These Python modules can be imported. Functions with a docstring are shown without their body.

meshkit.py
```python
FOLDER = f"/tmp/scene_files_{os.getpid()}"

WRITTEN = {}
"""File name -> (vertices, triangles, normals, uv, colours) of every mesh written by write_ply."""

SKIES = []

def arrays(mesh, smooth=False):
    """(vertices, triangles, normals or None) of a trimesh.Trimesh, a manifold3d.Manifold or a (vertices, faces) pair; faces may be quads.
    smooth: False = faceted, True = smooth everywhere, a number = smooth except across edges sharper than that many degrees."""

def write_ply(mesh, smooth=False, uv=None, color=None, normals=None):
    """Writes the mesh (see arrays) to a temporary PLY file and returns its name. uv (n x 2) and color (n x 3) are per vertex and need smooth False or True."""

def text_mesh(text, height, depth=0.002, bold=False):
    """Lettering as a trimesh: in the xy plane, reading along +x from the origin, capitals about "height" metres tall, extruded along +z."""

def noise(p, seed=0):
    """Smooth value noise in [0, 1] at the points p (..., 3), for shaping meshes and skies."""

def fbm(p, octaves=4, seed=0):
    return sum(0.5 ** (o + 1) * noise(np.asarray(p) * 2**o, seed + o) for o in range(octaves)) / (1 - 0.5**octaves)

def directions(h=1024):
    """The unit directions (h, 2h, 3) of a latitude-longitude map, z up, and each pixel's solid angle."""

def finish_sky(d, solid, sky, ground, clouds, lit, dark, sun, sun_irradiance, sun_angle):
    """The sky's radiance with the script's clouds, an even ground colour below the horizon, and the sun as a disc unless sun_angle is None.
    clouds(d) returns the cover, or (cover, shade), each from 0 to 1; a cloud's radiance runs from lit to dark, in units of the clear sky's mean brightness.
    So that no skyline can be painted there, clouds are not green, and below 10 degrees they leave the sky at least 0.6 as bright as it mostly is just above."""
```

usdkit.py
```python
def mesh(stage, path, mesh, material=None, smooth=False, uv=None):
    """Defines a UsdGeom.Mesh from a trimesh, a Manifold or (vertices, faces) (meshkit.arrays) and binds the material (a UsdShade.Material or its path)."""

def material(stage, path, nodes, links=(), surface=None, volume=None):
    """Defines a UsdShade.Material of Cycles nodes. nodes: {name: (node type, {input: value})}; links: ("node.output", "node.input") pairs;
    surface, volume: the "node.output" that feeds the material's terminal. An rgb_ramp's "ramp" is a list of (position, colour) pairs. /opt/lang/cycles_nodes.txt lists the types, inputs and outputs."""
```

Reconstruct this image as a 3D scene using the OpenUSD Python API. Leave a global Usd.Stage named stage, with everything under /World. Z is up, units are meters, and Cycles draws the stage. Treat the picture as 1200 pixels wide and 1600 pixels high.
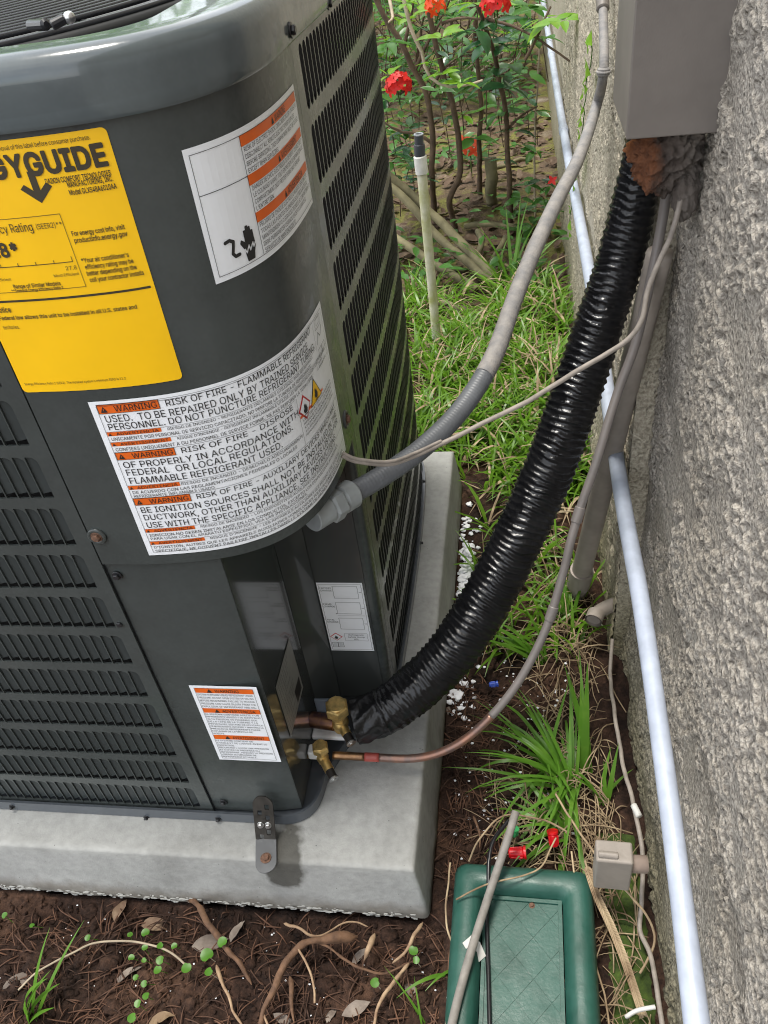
import math, random, numpy as np, trimesh, meshkit, usdkit
from pxr import Usd, UsdGeom, UsdLux, UsdShade, Gf, Sdf
import shapely
from shapely.geometry import Polygon, Point, box as sbox, LineString
from shapely.ops import unary_union

stage = Usd.Stage.CreateInMemory()
UsdGeom.SetStageUpAxis(stage, 'Z')
UsdGeom.SetStageMetersPerUnit(stage, 1.0)
UsdGeom.Xform.Define(stage, '/World')

# ------------------------------------------------------------------ camera, sky, sun, exposure
CAM = np.array([0, 0, 1.1]); F = 1286.0                      # focal length in pixels of the 1200x1600 photograph
dv, dh = np.array([228, 1546, 1286.0]), np.array([203, -1100, 1286.0])
Zc = -dv / np.linalg.norm(dv); Yc = dh / np.linalg.norm(dh); Xc = np.cross(Yc, Zc); Yc = np.cross(Zc, Xc)
R = np.array([Xc, Yc, Zc])                                   # world axes in camera coordinates (right, down, forward)
right, down, fwd = R[:, 0], R[:, 1], R[:, 2]
cam = UsdGeom.Camera.Define(stage, '/World/camera')
cam.CreateHorizontalApertureAttr(36.0); cam.CreateVerticalApertureAttr(48.0)
cam.CreateFocalLengthAttr(36.0 * F / 1200)
cam.CreateClippingRangeAttr(Gf.Vec2f(0.02, 500))
M4 = Gf.Matrix4d(*[float(x) for row in ([*right, 0], [*-down, 0], [*-fwd, 0], [*CAM, 1]) for x in row])
UsdGeom.Xformable(cam).AddTransformOp().Set(M4)
cam.CreateExposureAttr(1.5)

SUN = np.array([-0.12, 0.06, 0.98]); SUN /= np.linalg.norm(SUN)
elev, rot = math.asin(SUN[2]), math.atan2(SUN[0], SUN[1])
dome = UsdLux.DomeLight.Define(stage, '/World/sky')
sky_mat = usdkit.material(stage, '/World/Looks/sky', {
    'tc': ('texture_coordinate', {}),
    'n': ('noise_texture', {'scale': 2.2, 'detail': 5, 'roughness': 0.55}),
    'r': ('rgb_ramp', {'ramp': [(0.30, (0.35,) * 3), (0.62, (1, 1, 1))]}),
    's': ('sky_texture', {'sky_type': 'single_scattering', 'sun_disc': False, 'sun_elevation': elev, 'sun_rotation': rot}),
    'm': ('mix_color', {'b': (7.5, 7.6, 7.8), 'use_clamp': False}),
    'b': ('background_shader', {'strength': 0.11})},
    [('tc.generated', 'n.vector'), ('n.fac', 'r.fac'), ('r.color', 'm.fac'), ('s.color', 'm.a'), ('m.result', 'b.color')], surface='b.background')
UsdShade.MaterialBindingAPI.Apply(dome.GetPrim()).Bind(sky_mat)
sun = UsdLux.DistantLight.Define(stage, '/World/sun')
sun.CreateIntensityAttr(0.36); sun.CreateAngleAttr(16.0); sun.CreateNormalizeAttr(True); sun.CreateColorAttr(Gf.Vec3f(1, 0.95, 0.86))
zx = SUN; xx = np.cross([0, 0, 1], zx); xx /= np.linalg.norm(xx); yx = np.cross(zx, xx)
UsdGeom.Xformable(sun).AddTransformOp().Set(Gf.Matrix4d(*[float(v) for row in ([*xx, 0], [*yx, 0], [*zx, 0], [0, 0, 5, 1]) for v in row]))

# ------------------------------------------------------------------ where a thing seen in the photograph stands
def ray(px, py): return R @ np.array([px - 600, py - 800, F])
def gz(px, py, z): d = ray(px, py); return CAM + d * ((z - 1.1) / d[2])
def gx(px, py, x): d = ray(px, py); return CAM + d * (x / d[0])
def gy(px, py, y): d = ray(px, py); return CAM + d * (y / d[1])
def gd(px, py, dep): return CAM + ray(px, py) * (dep / F)
def project(p):
    c = R.T @ (np.asarray(p, float) - CAM); return 600 + F * c[0] / c[2], 800 + F * c[1] / c[2]
def inview(p, m=40):
    c = R.T @ (np.asarray(p, float) - CAM)
    if c[2] < 0.05: return False
    x, y = project(p); return -m < x < 1200 + m and -m < y < 1600 + m

# ------------------------------------------------------------------ naming and prims
used = {}
def numbered(parent, name):
    k = used.get((parent, name), 0); used[(parent, name)] = k + 1
    return name if k == 0 else '%s_%03d' % (name, k)
origin = {}
def setdata(p, label=None, cat=None, group=None, kind=None):
    for k, v in (('label', label), ('category', cat), ('group', group), ('kind', kind)):
        if v: p.SetCustomDataByKey(k, v)
def thing(name, label, cat, loc=(0, 0, 0), group=None):
    path = '/World/' + numbered('/World', name)
    x = UsdGeom.Xform.Define(stage, path); x.AddTranslateOp().Set(Gf.Vec3d(*map(float, loc)))
    origin[path] = np.array(loc, float); setdata(x.GetPrim(), label, cat, group)
    return path
def obj(name, mesh, mat, parent='/World', smooth=30, label=None, cat=None, group=None, kind=None):
    path = parent + '/' + numbered(parent, name)
    o = origin.get(parent, np.zeros(3)); origin[path] = o
    if hasattr(mesh, 'to_mesh'):
        mm = mesh.to_mesh(); mesh = (np.array(mm.vert_properties[:, :3]), np.array(mm.tri_verts))
    if isinstance(mesh, tuple):
        mesh = (np.asarray(mesh[0], float) - o, np.asarray(mesh[1]))
    else:
        mesh = mesh.copy(); mesh.vertices = mesh.vertices - o
    m = usdkit.mesh(stage, path, mesh, mat, smooth=smooth)
    setdata(m.GetPrim(), label, cat, group, kind)
    return path

class MB:
    def __init__(s): s.v, s.f, s.n = [], [], 0
    def add(s, m):
        if m is None: return s
        if isinstance(m, tuple): v, f = np.asarray(m[0], float), np.asarray(m[1], int)
        else: v, f = np.asarray(m.vertices, float), np.asarray(m.faces, int)
        if f.shape[1] == 4: f = np.vstack([f[:, [0, 1, 2]], f[:, [0, 2, 3]]])
        s.v.append(v); s.f.append(f + s.n); s.n += len(v); return s
    def mesh(s): return np.vstack(s.v), np.vstack(s.f)

def catmull(P, n=8):
    P = np.asarray(P, float); Q = np.vstack([2 * P[0] - P[1], P, 2 * P[-1] - P[-2]]); out = []
    for i in range(1, len(Q) - 2):
        a, b, c, d = Q[i - 1], Q[i], Q[i + 1], Q[i + 2]
        for t in np.arange(n) / n:
            out.append(0.5 * (2 * b + (c - a) * t + (2 * a - 5 * b + 4 * c - d) * t * t + (3 * b - a - 3 * c + d) * t ** 3))
    return np.array(out + [P[-1]])
def resample(P, step):
    P = np.asarray(P, float); d = np.r_[0, np.cumsum(np.linalg.norm(np.diff(P, axis=0), axis=1))]
    n = max(2, int(d[-1] / step) + 1); s = np.linspace(0, d[-1], n)
    return np.stack([np.interp(s, d, P[:, k]) for k in range(P.shape[1])], 1), s
def frames(P):
    T = np.gradient(P, axis=0); T /= np.linalg.norm(T, axis=1, keepdims=True) + 1e-12
    a = np.cross(T[0], [0, 0, 1.0]);
    if np.linalg.norm(a) < 1e-3: a = np.cross(T[0], [1.0, 0, 0])
    A = []
    for t in T:
        a = a - t * np.dot(a, t); a /= np.linalg.norm(a); A.append(a)
    A = np.array(A); return T, A, np.cross(T, A)
def tube(P, r, sides=12, cap=True, rfun=None):
    """rfun(i_array, theta) gives a radius per ring and angle."""
    P = np.asarray(P, float); n = len(P); T, A, B = frames(P)
    th = np.arange(sides) * 2 * np.pi / sides
    rr = np.broadcast_to(np.asarray(r, float).reshape(-1, 1) if np.ndim(r) else r, (n, sides)) if rfun is None else rfun(np.arange(n), th)
    v = P[:, None] + rr[:, :, None] * (np.cos(th)[None, :, None] * A[:, None] + np.sin(th)[None, :, None] * B[:, None])
    i, j = np.meshgrid(np.arange(n - 1), np.arange(sides), indexing='ij')
    q = np.stack([i * sides + j, i * sides + (j + 1) % sides, (i + 1) * sides + (j + 1) % sides, (i + 1) * sides + j], -1).reshape(-1, 4)
    f = np.vstack([q[:, [0, 1, 2]], q[:, [0, 2, 3]]]); v = v.reshape(-1, 3)
    if cap:
        k = np.arange(sides); m = len(v)
        v = np.vstack([v, P[0], P[-1]])
        f = np.vstack([f, np.stack([(k + 1) % sides, k, np.full(sides, m)], 1), np.stack([(n - 1) * sides + k, (n - 1) * sides + (k + 1) % sides, np.full(sides, m + 1)], 1)])
    return v, f
def cyl(a, b, r, sides=20, r2=None, bev=0.0):
    a, b = np.asarray(a, float), np.asarray(b, float); r2 = r if r2 is None else r2
    if bev:
        t = (b - a) / np.linalg.norm(b - a)
        return tube([a, a + t * 1e-5, a + t * bev, b - t * bev, b - t * 1e-5, b], [r - bev, r - bev, r, r2, r2 - bev, r2 - bev], sides)
    return tube([a, b], [r, r2], sides)
def ring(c, axis, R0, r0, n=32, m=8):
    axis = np.asarray(axis, float) / np.linalg.norm(axis); a = np.cross(axis, [0.3, 0.5, 0.8]); a /= np.linalg.norm(a); b = np.cross(axis, a)
    u = np.arange(n) * 2 * np.pi / n; w = np.arange(m) * 2 * np.pi / m
    d = np.cos(u)[:, None] * a + np.sin(u)[:, None] * b
    v = np.asarray(c) + d[:, None] * (R0 + r0 * np.cos(w))[None, :, None] + axis * (r0 * np.sin(w))[None, :, None]
    i, j = np.meshgrid(np.arange(n), np.arange(m), indexing='ij')
    q = np.stack([i * m + j, ((i + 1) % n) * m + j, ((i + 1) % n) * m + (j + 1) % m, i * m + (j + 1) % m], -1).reshape(-1, 4)
    return v.reshape(-1, 3), np.vstack([q[:, [0, 1, 2]], q[:, [0, 2, 3]]])
def extrude(poly, h):
    gs = getattr(poly, 'geoms', [poly])
    return trimesh.util.concatenate([trimesh.creation.extrude_polygon(g, h, engine='earcut') for g in gs if g.area > 1e-12])
def flat(poly):
    mb = MB()
    for g in getattr(poly, 'geoms', [poly]):
        if g.area < 1e-12: continue
        v, f = trimesh.creation.triangulate_polygon(g, engine='earcut'); mb.add((np.c_[v, np.zeros(len(v))], f))
    return mb.mesh()
def rbox(lo, hi, r=0.004, seg=2):
    """a box with rounded edges: hull of 8 small spheres"""
    lo, hi = np.asarray(lo, float), np.asarray(hi, float); s = trimesh.creation.icosphere(seg, r)
    pts = [s.vertices + [(hi[0] - r if i else lo[0] + r), (hi[1] - r if j else lo[1] + r), (hi[2] - r if k else lo[2] + r)] for i in (0, 1) for j in (0, 1) for k in (0, 1)]
    return trimesh.convex.convex_hull(np.vstack(pts))
def place(mesh, o, ex, ey, ez):
    v, f = (mesh if isinstance(mesh, tuple) else (mesh.vertices, mesh.faces))
    v = np.asarray(v); return np.asarray(o) + v[:, :1] * np.asarray(ex) + v[:, 1:2] * np.asarray(ey) + v[:, 2:3] * np.asarray(ez), f
def noise(p, s=1.0, seed=0, o=4): return meshkit.fbm(np.asarray(p) * s + 100, o, seed)

# ------------------------------------------------------------------ materials
def mat(name, color, rough=0.5, metal=0.0, spec=0.5, var=0.12, vscale=30, bump=0.0, bscale=200, coat=0.0, color2=None, ramp=(0.35, 0.65), rvar=0.0, rscale=12, **kw):
    nodes = {'g': ('geometry', {}), 'n': ('noise_texture', {'scale': vscale, 'detail': 5, 'roughness': 0.6}),
             'r': ('rgb_ramp', {'ramp': [(ramp[0], color2 if color2 is not None else tuple(c * (1 - var) for c in color)), (ramp[1], color if color2 is not None else tuple(c * (1 + var) for c in color))]}),
             'p': ('principled_bsdf', {'roughness': rough, 'metallic': metal, 'specular_ior_level': spec, 'coat_weight': coat, **kw})}
    links = [('g.position', 'n.vector'), ('n.fac', 'r.fac'), ('r.color', 'p.base_color')]
    if rvar:
        nodes['rn'] = ('noise_texture', {'scale': rscale, 'detail': 6, 'roughness': 0.7}); nodes['rm'] = ('map_range', {'from_min': 0.35, 'from_max': 0.68, 'to_min': rough, 'to_max': rough + rvar, 'clamp': True})
        links += [('g.position', 'rn.vector'), ('rn.fac', 'rm.value'), ('rm.result', 'p.roughness')]
    if bump:
        nodes['bn'] = ('noise_texture', {'scale': bscale, 'detail': 4, 'roughness': 0.6}); nodes['b'] = ('bump', {'strength': bump, 'distance': 0.002})
        links += [('g.position', 'bn.vector'), ('bn.fac', 'b.height'), ('b.normal', 'p.normal')]
    return usdkit.material(stage, '/World/Looks/' + name, nodes, links, surface='p.BSDF')
def leafmat(name, c1, c2, trans=0.35, rough=0.4):
    return usdkit.material(stage, '/World/Looks/' + name, {
        'o': ('object_info', {}), 'g': ('geometry', {}), 'n': ('noise_texture', {'scale': 40.0, 'detail': 3}),
        'a': ('math', {'math_type': 'add'}), 'h': ('math', {'math_type': 'multiply', 'value2': 0.5}),
        'r': ('rgb_ramp', {'ramp': [(0.25, c1), (0.75, c2)]}),
        'p': ('principled_bsdf', {'roughness': rough}), 't': ('translucent_bsdf', {}), 'm': ('mix_closure', {'fac': trans})},
        [('g.position', 'n.vector'), ('n.fac', 'a.value1'), ('g.random_per_island', 'a.value2'), ('a.value', 'h.value1'), ('h.value', 'r.fac'),
         ('r.color', 'p.base_color'), ('r.color', 't.color'), ('p.BSDF', 'm.closure1'), ('t.BSDF', 'm.closure2')], surface='m.closure')

PAINT = mat('grey_green_paint', (0.039, 0.045, 0.043), rough=0.15, var=0.12, vscale=14, bump=0.10, bscale=90, rvar=.25, rscale=18, coat=0.15, coat_roughness=0.12)
PAINTD = mat('grey_paint_inner', (0.045, 0.049, 0.047), rough=0.12, var=0.05, vscale=9, coat=0.3, coat_roughness=0.05)
PAINTL = mat('louver_paint', (0.042, 0.050, 0.050), rough=0.30, var=0.08, vscale=25)
LIDP = mat('lid_paint', (0.068, 0.082, 0.085), rough=0.10, var=0.12, vscale=16, coat=0.5, coat_roughness=0.04, rvar=.22, rscale=22, bump=.06, bscale=50)
BLACK = mat('matt_black', (0.008, 0.009, 0.009), rough=0.7, var=0.2)
BLACKG = mat('black_screw', (0.012, 0.012, 0.013), rough=0.3)
WHITE = mat('label_white', (0.84, 0.86, 0.88), rough=0.35, var=0.015, vscale=40, coat=0.2)
LGREY = mat('label_inner_white', (0.66, 0.66, 0.65), rough=0.35, var=0.015)
ORANGE = mat('label_orange', (0.72, 0.125, 0.012), rough=0.38, var=0.05, vscale=60)
YELLOW = mat('label_yellow', (0.92, 0.53, 0.004), rough=0.4, var=0.025, vscale=20)
INK = mat('ink', (0.015, 0.014, 0.013), rough=0.5)
INKB = mat('ink_brown', (0.035, 0.026, 0.012), rough=0.5)
RED = mat('ink_red', (0.5, 0.03, 0.03), rough=0.5)
SILVER = mat('plate_silver', (0.30, 0.30, 0.28), rough=0.4, metal=0.2)
STEEL = mat('zinc_steel', (0.55, 0.55, 0.54), rough=0.3, metal=1.0)
RUST = mat('rusty_screw', (0.13, 0.068, 0.042), rough=0.8, var=0.4, vscale=300)
BRASS = mat('brass', (0.62, 0.44, 0.17), rough=0.40, metal=0.85, var=0.25, vscale=120, bump=0.25, bscale=500)
COPPER = mat('copper', (0.30, 0.155, 0.105), rough=0.38, metal=0.7, color2=(0.17, 0.12, 0.105), vscale=60)
GPAINTC = mat('painted_copper', (0.175, 0.153, 0.140), rough=0.45, color2=(0.15, 0.135, 0.125), vscale=40)
REDBAND = mat('red_braze', (0.32, 0.06, 0.045), rough=0.5)
HOSE = mat('black_hose', (0.005, 0.005, 0.0055), rough=0.11, var=0.4, bump=0.45, bscale=140, spec=0.42, rvar=.14, rscale=30)
CONDUIT = mat('grey_conduit', (0.115, 0.122, 0.132), rough=0.45, var=0.1)
CONDP = mat('painted_conduit', (0.29, 0.27, 0.25), rough=0.7, color2=(0.19, 0.185, 0.185), vscale=60, bump=0.3, bscale=250)
CONNECT = mat('connector_grey', (0.27, 0.29, 0.29), rough=0.4)
CABLE = mat('cable_taupe', (0.27, 0.235, 0.20), rough=0.6, var=0.2, vscale=60)
BROWNPVC = mat('brown_pvc', (0.29, 0.252, 0.215), rough=0.5, var=0.15, vscale=25, bump=0.2, bscale=150)
WPIPE = mat('white_pvc', (0.37, 0.41, 0.49), rough=0.34, var=0.10, vscale=35, rvar=.2, rscale=60)
YPIPE = mat('aged_pvc', (0.66, 0.64, 0.50), rough=0.5, color2=(0.42, 0.43, 0.16), vscale=22, ramp=(0.3, 0.6))
GADAPT = mat('dark_grey_plastic', (0.045, 0.05, 0.058), rough=0.4)
BOXP = mat('taupe_box_paint', (0.150, 0.132, 0.116), rough=0.50, var=0.10, vscale=14, bump=0.12, bscale=420)
UBOX = mat('taupe_utility', (0.24, 0.21, 0.18), rough=0.5, var=0.1, bump=0.2, bscale=200)
GREEN = mat('green_plastic', (0.007, 0.050, 0.035), rough=0.34, color2=(0.020, 0.080, 0.060), vscale=24, ramp=(.42, .72), rvar=.25, rscale=40, bump=0.15, bscale=250)
REDP = mat('red_plastic', (0.55, 0.006, 0.012), rough=0.3)
GREENP = mat('green_connector', (0.03, 0.25, 0.08), rough=0.35)
BLUEP = mat('blue_plastic', (0.02, 0.07, 0.45), rough=0.35)
STICK = mat('weathered_pipe', (0.20, 0.185, 0.165), rough=0.7, var=0.2, vscale=60)
TAG = mat('white_tag', (0.62, 0.61, 0.57), rough=0.6)
STRAW = mat('straw', (0.44, 0.34, 0.21), rough=0.75, color2=(0.17, 0.11, 0.06), vscale=28)
BARK = mat('root_bark', (0.16, 0.085, 0.045), rough=0.8, color2=(0.075, 0.038, 0.02), vscale=70, bump=0.5, bscale=300)
PALEROOT = mat('pale_root', (0.36, 0.25, 0.15), rough=0.75, color2=(0.2, 0.12, 0.07), vscale=80)
STEM = mat('shrub_bark', (0.085, 0.055, 0.032), rough=0.85, var=0.3, vscale=40)
PALETWIG = mat('pale_twig', (0.34, 0.28, 0.20), rough=0.8, var=0.2)
MOSSY = mat('mossy_branch', (0.21, 0.185, 0.10), rough=0.85, color2=(0.09, 0.08, 0.04), vscale=12)
DEADLEAF = mat('dead_leaf', (0.24, 0.165, 0.105), rough=0.75, color2=(0.13, 0.075, 0.045), vscale=60)
DEADGREY = mat('dead_leaf_grey', (0.23, 0.19, 0.155), rough=0.75, color2=(0.14, 0.11, 0.09), vscale=60)
LITTER = leafmat('leaf_litter', (0.10, 0.06, 0.035), (0.48, 0.38, 0.27), 0.1, 0.8)
GRASSM = leafmat('grass', (0.13, 0.28, 0.018), (0.38, 0.54, 0.07), 0.5, 0.34)
LILYM = leafmat('long_leaves', (0.13, 0.30, 0.03), (0.33, 0.52, 0.08), 0.5, 0.38)
LEAFY = leafmat('young_leaf', (0.17, 0.36, 0.025), (0.42, 0.58, 0.06), 0.45, 0.3)
LEAFD = leafmat('dark_leaf', (0.02, 0.075, 0.025), (0.05, 0.15, 0.045), 0.3, 0.22)
LEAFM = leafmat('mid_leaf', (0.07, 0.19, 0.035), (0.16, 0.33, 0.06), 0.45, 0.28)
PETALR = leafmat('red_petal', (0.62, 0.015, 0.012), (0.78, 0.05, 0.03), 0.3, 0.5)
PETALO = leafmat('orange_petal', (0.75, 0.07, 0.01), (0.85, 0.16, 0.03), 0.3, 0.5)
ROUNDL = leafmat('round_leaf', (0.07, 0.20, 0.015), (0.16, 0.34, 0.035), 0.3, 0.4)
WHITEST = mat('white_pebble', (0.80, 0.81, 0.84), rough=0.6, var=0.05)

# concrete of the pad
CONCRETE = usdkit.material(stage, '/World/Looks/concrete', {
    'g': ('geometry', {}), 'n': ('noise_texture', {'scale': 7.0, 'detail': 8, 'roughness': 0.65}), 'n2': ('noise_texture', {'scale': 90.0, 'detail': 4}),
    'r': ('rgb_ramp', {'ramp': [(0.3, (0.25, 0.25, 0.235)), (0.55, (0.36, 0.362, 0.343)), (0.75, (0.44, 0.442, 0.42))]}),
    'r2': ('rgb_ramp', {'ramp': [(0.3, (0.8,) * 3), (0.6, (1.0,) * 3)]}), 'm': ('mix_color', {'blend_type': 'multiply', 'fac': 0.7}),
    'v': ('voronoi_texture', {'scale': 60.0}), 'rv': ('rgb_ramp', {'ramp': [(0.035, (0.25,) * 3), (0.06, (1.0,) * 3)]}), 'm2': ('mix_color', {'blend_type': 'multiply', 'fac': 0.8}),
    # drip stain left under the strap
    'sub': ('vector_math', {'math_type': 'subtract', 'vector2': (-0.308, 0.490, 0.088)}), 'nw': ('noise_texture', {'scale': 38.0, 'detail': 3}),
    'sc': ('vector_math', {'math_type': 'multiply', 'vector2': (1.1, 0.55, 0.75)}), 'len': ('vector_math', {'math_type': 'length'}),
    'wob': ('math', {'math_type': 'multiply_add', 'value2': 0.026, 'value3': -0.013}), 'ad': ('math', {'math_type': 'add'}),
    'rs': ('rgb_ramp', {'ramp': [(0.029, (0.27, 0.26, 0.24)), (0.033, (1, 1, 1))]}), 'm3': ('mix_color', {'blend_type': 'multiply', 'fac': 1.0}),
    'bn': ('noise_texture', {'scale': 160.0, 'detail': 6, 'roughness': 0.7}), 'b': ('bump', {'strength': 0.35, 'distance': 0.0025}),
    'sz': ('separate_xyz', {}), 'za': ('math', {'math_type': 'multiply_add', 'value2': 0.05, 'value3': -0.022}), 'zs': ('math', {'math_type': 'add'}), 'rz': ('rgb_ramp', {'ramp': [(0.006, (0.42, 0.36, 0.30)), (0.035, (1, 1, 1))]}), 'm4': ('mix_color', {'blend_type': 'multiply', 'fac': 0.75}),
    'p': ('principled_bsdf', {'roughness': 0.75, 'specular_ior_level': 0.4})},
    [('g.position', 'sz.vector'), ('nw.fac', 'za.value1'), ('sz.z', 'zs.value1'), ('za.value', 'zs.value2'), ('zs.value', 'rz.fac'), ('rz.color', 'm4.b'), ('m3.result', 'm4.a'), ('g.position', 'n.vector'), ('g.position', 'n2.vector'), ('g.position', 'v.vector'), ('g.position', 'bn.vector'), ('g.position', 'nw.vector'), ('g.position', 'sub.vector1'),
     ('n.fac', 'r.fac'), ('n2.fac', 'r2.fac'), ('r.color', 'm.a'), ('r2.color', 'm.b'), ('v.distance', 'rv.fac'), ('m.result', 'm2.a'), ('rv.color', 'm2.b'),
     ('sub.vector', 'sc.vector1'), ('sc.vector', 'len.vector1'), ('nw.fac', 'wob.value1'), ('len.value', 'ad.value1'), ('wob.value', 'ad.value2'), ('ad.value', 'rs.fac'),
     ('m2.result', 'm3.a'), ('rs.color', 'm3.b'), ('m4.result', 'p.base_color'), ('bn.fac', 'b.height'), ('b.normal', 'p.normal')], surface='p.BSDF')

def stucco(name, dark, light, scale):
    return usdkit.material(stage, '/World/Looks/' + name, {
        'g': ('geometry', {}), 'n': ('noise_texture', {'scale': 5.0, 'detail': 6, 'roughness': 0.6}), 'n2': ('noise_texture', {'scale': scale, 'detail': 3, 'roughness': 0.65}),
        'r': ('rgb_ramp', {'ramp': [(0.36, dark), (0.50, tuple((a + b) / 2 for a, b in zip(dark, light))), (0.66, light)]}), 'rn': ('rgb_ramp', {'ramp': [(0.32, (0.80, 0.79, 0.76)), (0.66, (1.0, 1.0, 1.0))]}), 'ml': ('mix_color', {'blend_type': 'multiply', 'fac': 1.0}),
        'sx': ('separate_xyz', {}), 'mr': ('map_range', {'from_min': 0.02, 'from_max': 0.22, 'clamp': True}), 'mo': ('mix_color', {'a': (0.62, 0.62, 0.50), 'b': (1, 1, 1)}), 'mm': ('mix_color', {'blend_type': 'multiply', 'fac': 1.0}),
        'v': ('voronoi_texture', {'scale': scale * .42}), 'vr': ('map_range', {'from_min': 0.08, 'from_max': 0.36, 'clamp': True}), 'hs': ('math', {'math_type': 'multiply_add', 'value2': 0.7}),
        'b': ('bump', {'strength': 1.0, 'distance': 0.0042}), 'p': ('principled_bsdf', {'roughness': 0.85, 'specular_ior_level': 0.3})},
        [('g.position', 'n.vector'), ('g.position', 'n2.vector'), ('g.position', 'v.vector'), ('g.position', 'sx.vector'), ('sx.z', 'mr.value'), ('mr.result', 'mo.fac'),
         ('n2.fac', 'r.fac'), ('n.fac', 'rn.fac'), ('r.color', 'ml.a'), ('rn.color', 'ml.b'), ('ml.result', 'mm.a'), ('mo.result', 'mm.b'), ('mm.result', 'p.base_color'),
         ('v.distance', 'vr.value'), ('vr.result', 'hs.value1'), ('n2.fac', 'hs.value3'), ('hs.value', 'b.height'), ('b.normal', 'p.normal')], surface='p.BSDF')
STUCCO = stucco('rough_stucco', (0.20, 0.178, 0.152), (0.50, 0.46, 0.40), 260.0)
STUCCOF_LIT = stucco('sunlit_far_stucco', (0.30, 0.265, 0.205), (0.58, 0.525, 0.415), 200.0)  # far stucco is lighter and warmer: sunlight on it put into the colour

SOIL = usdkit.material(stage, '/World/Looks/soil', {
    'g': ('geometry', {}), 'n': ('noise_texture', {'scale': 9.0, 'detail': 8, 'roughness': 0.7}), 'n2': ('noise_texture', {'scale': 140.0, 'detail': 5, 'roughness': 0.7}),
    'r': ('rgb_ramp', {'ramp': [(0.34, (0.012, 0.0065, 0.0045)), (0.5, (0.040, 0.021, 0.014)), (0.70, (0.105, 0.057, 0.035))]}),
    'r2': ('rgb_ramp', {'ramp': [(0.35, (0.45,) * 3), (0.65, (1.35,) * 3)]}), 'm': ('mix_color', {'blend_type': 'multiply', 'fac': 1.0, 'use_clamp': False}),
    'sx': ('separate_xyz', {}), 'far': ('map_range', {'from_min': 1.5, 'from_max': 2.5, 'clamp': True}),
    'n3': ('noise_texture', {'scale': 3.5, 'detail': 6, 'roughness': 0.65}),
    'r3': ('rgb_ramp', {'ramp': [(0.36, (0.085, 0.058, 0.040)), (0.46, (0.12, 0.085, 0.052)), (0.53, (0.16, 0.155, 0.04)), (0.58, (0.13, 0.095, 0.055)), (0.72, (0.27, 0.23, 0.185))]}),
    'm2': ('mix_color', {'blend_type': 'multiply', 'fac': 0.7, 'use_clamp': False}), 'mf': ('mix_color', {'use_clamp': False}),
    'bn': ('noise_texture', {'scale': 220.0, 'detail': 5, 'roughness': 0.7}), 'b': ('bump', {'strength': 0.9, 'distance': 0.004}),
    'p': ('principled_bsdf', {'roughness': 0.9, 'specular_ior_level': 0.25})},
    [('g.position', x + '.vector') for x in ('n', 'n2', 'n3', 'bn', 'sx')] +
    [('n.fac', 'r.fac'), ('n2.fac', 'r2.fac'), ('r.color', 'm.a'), ('r2.color', 'm.b'), ('n3.fac', 'r3.fac'), ('r3.color', 'm2.a'), ('r2.color', 'm2.b'),
     ('sx.y', 'far.value'), ('far.result', 'mf.fac'), ('m.result', 'mf.a'), ('m2.result', 'mf.b'), ('mf.result', 'p.base_color'), ('bn.fac', 'b.height'), ('b.normal', 'p.normal')], surface='p.BSDF')
MOSS = mat('moss', (0.06, 0.10, 0.012), rough=0.95, color2=(0.025, 0.045, 0.008), vscale=90, bump=0.8, bscale=400)
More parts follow.
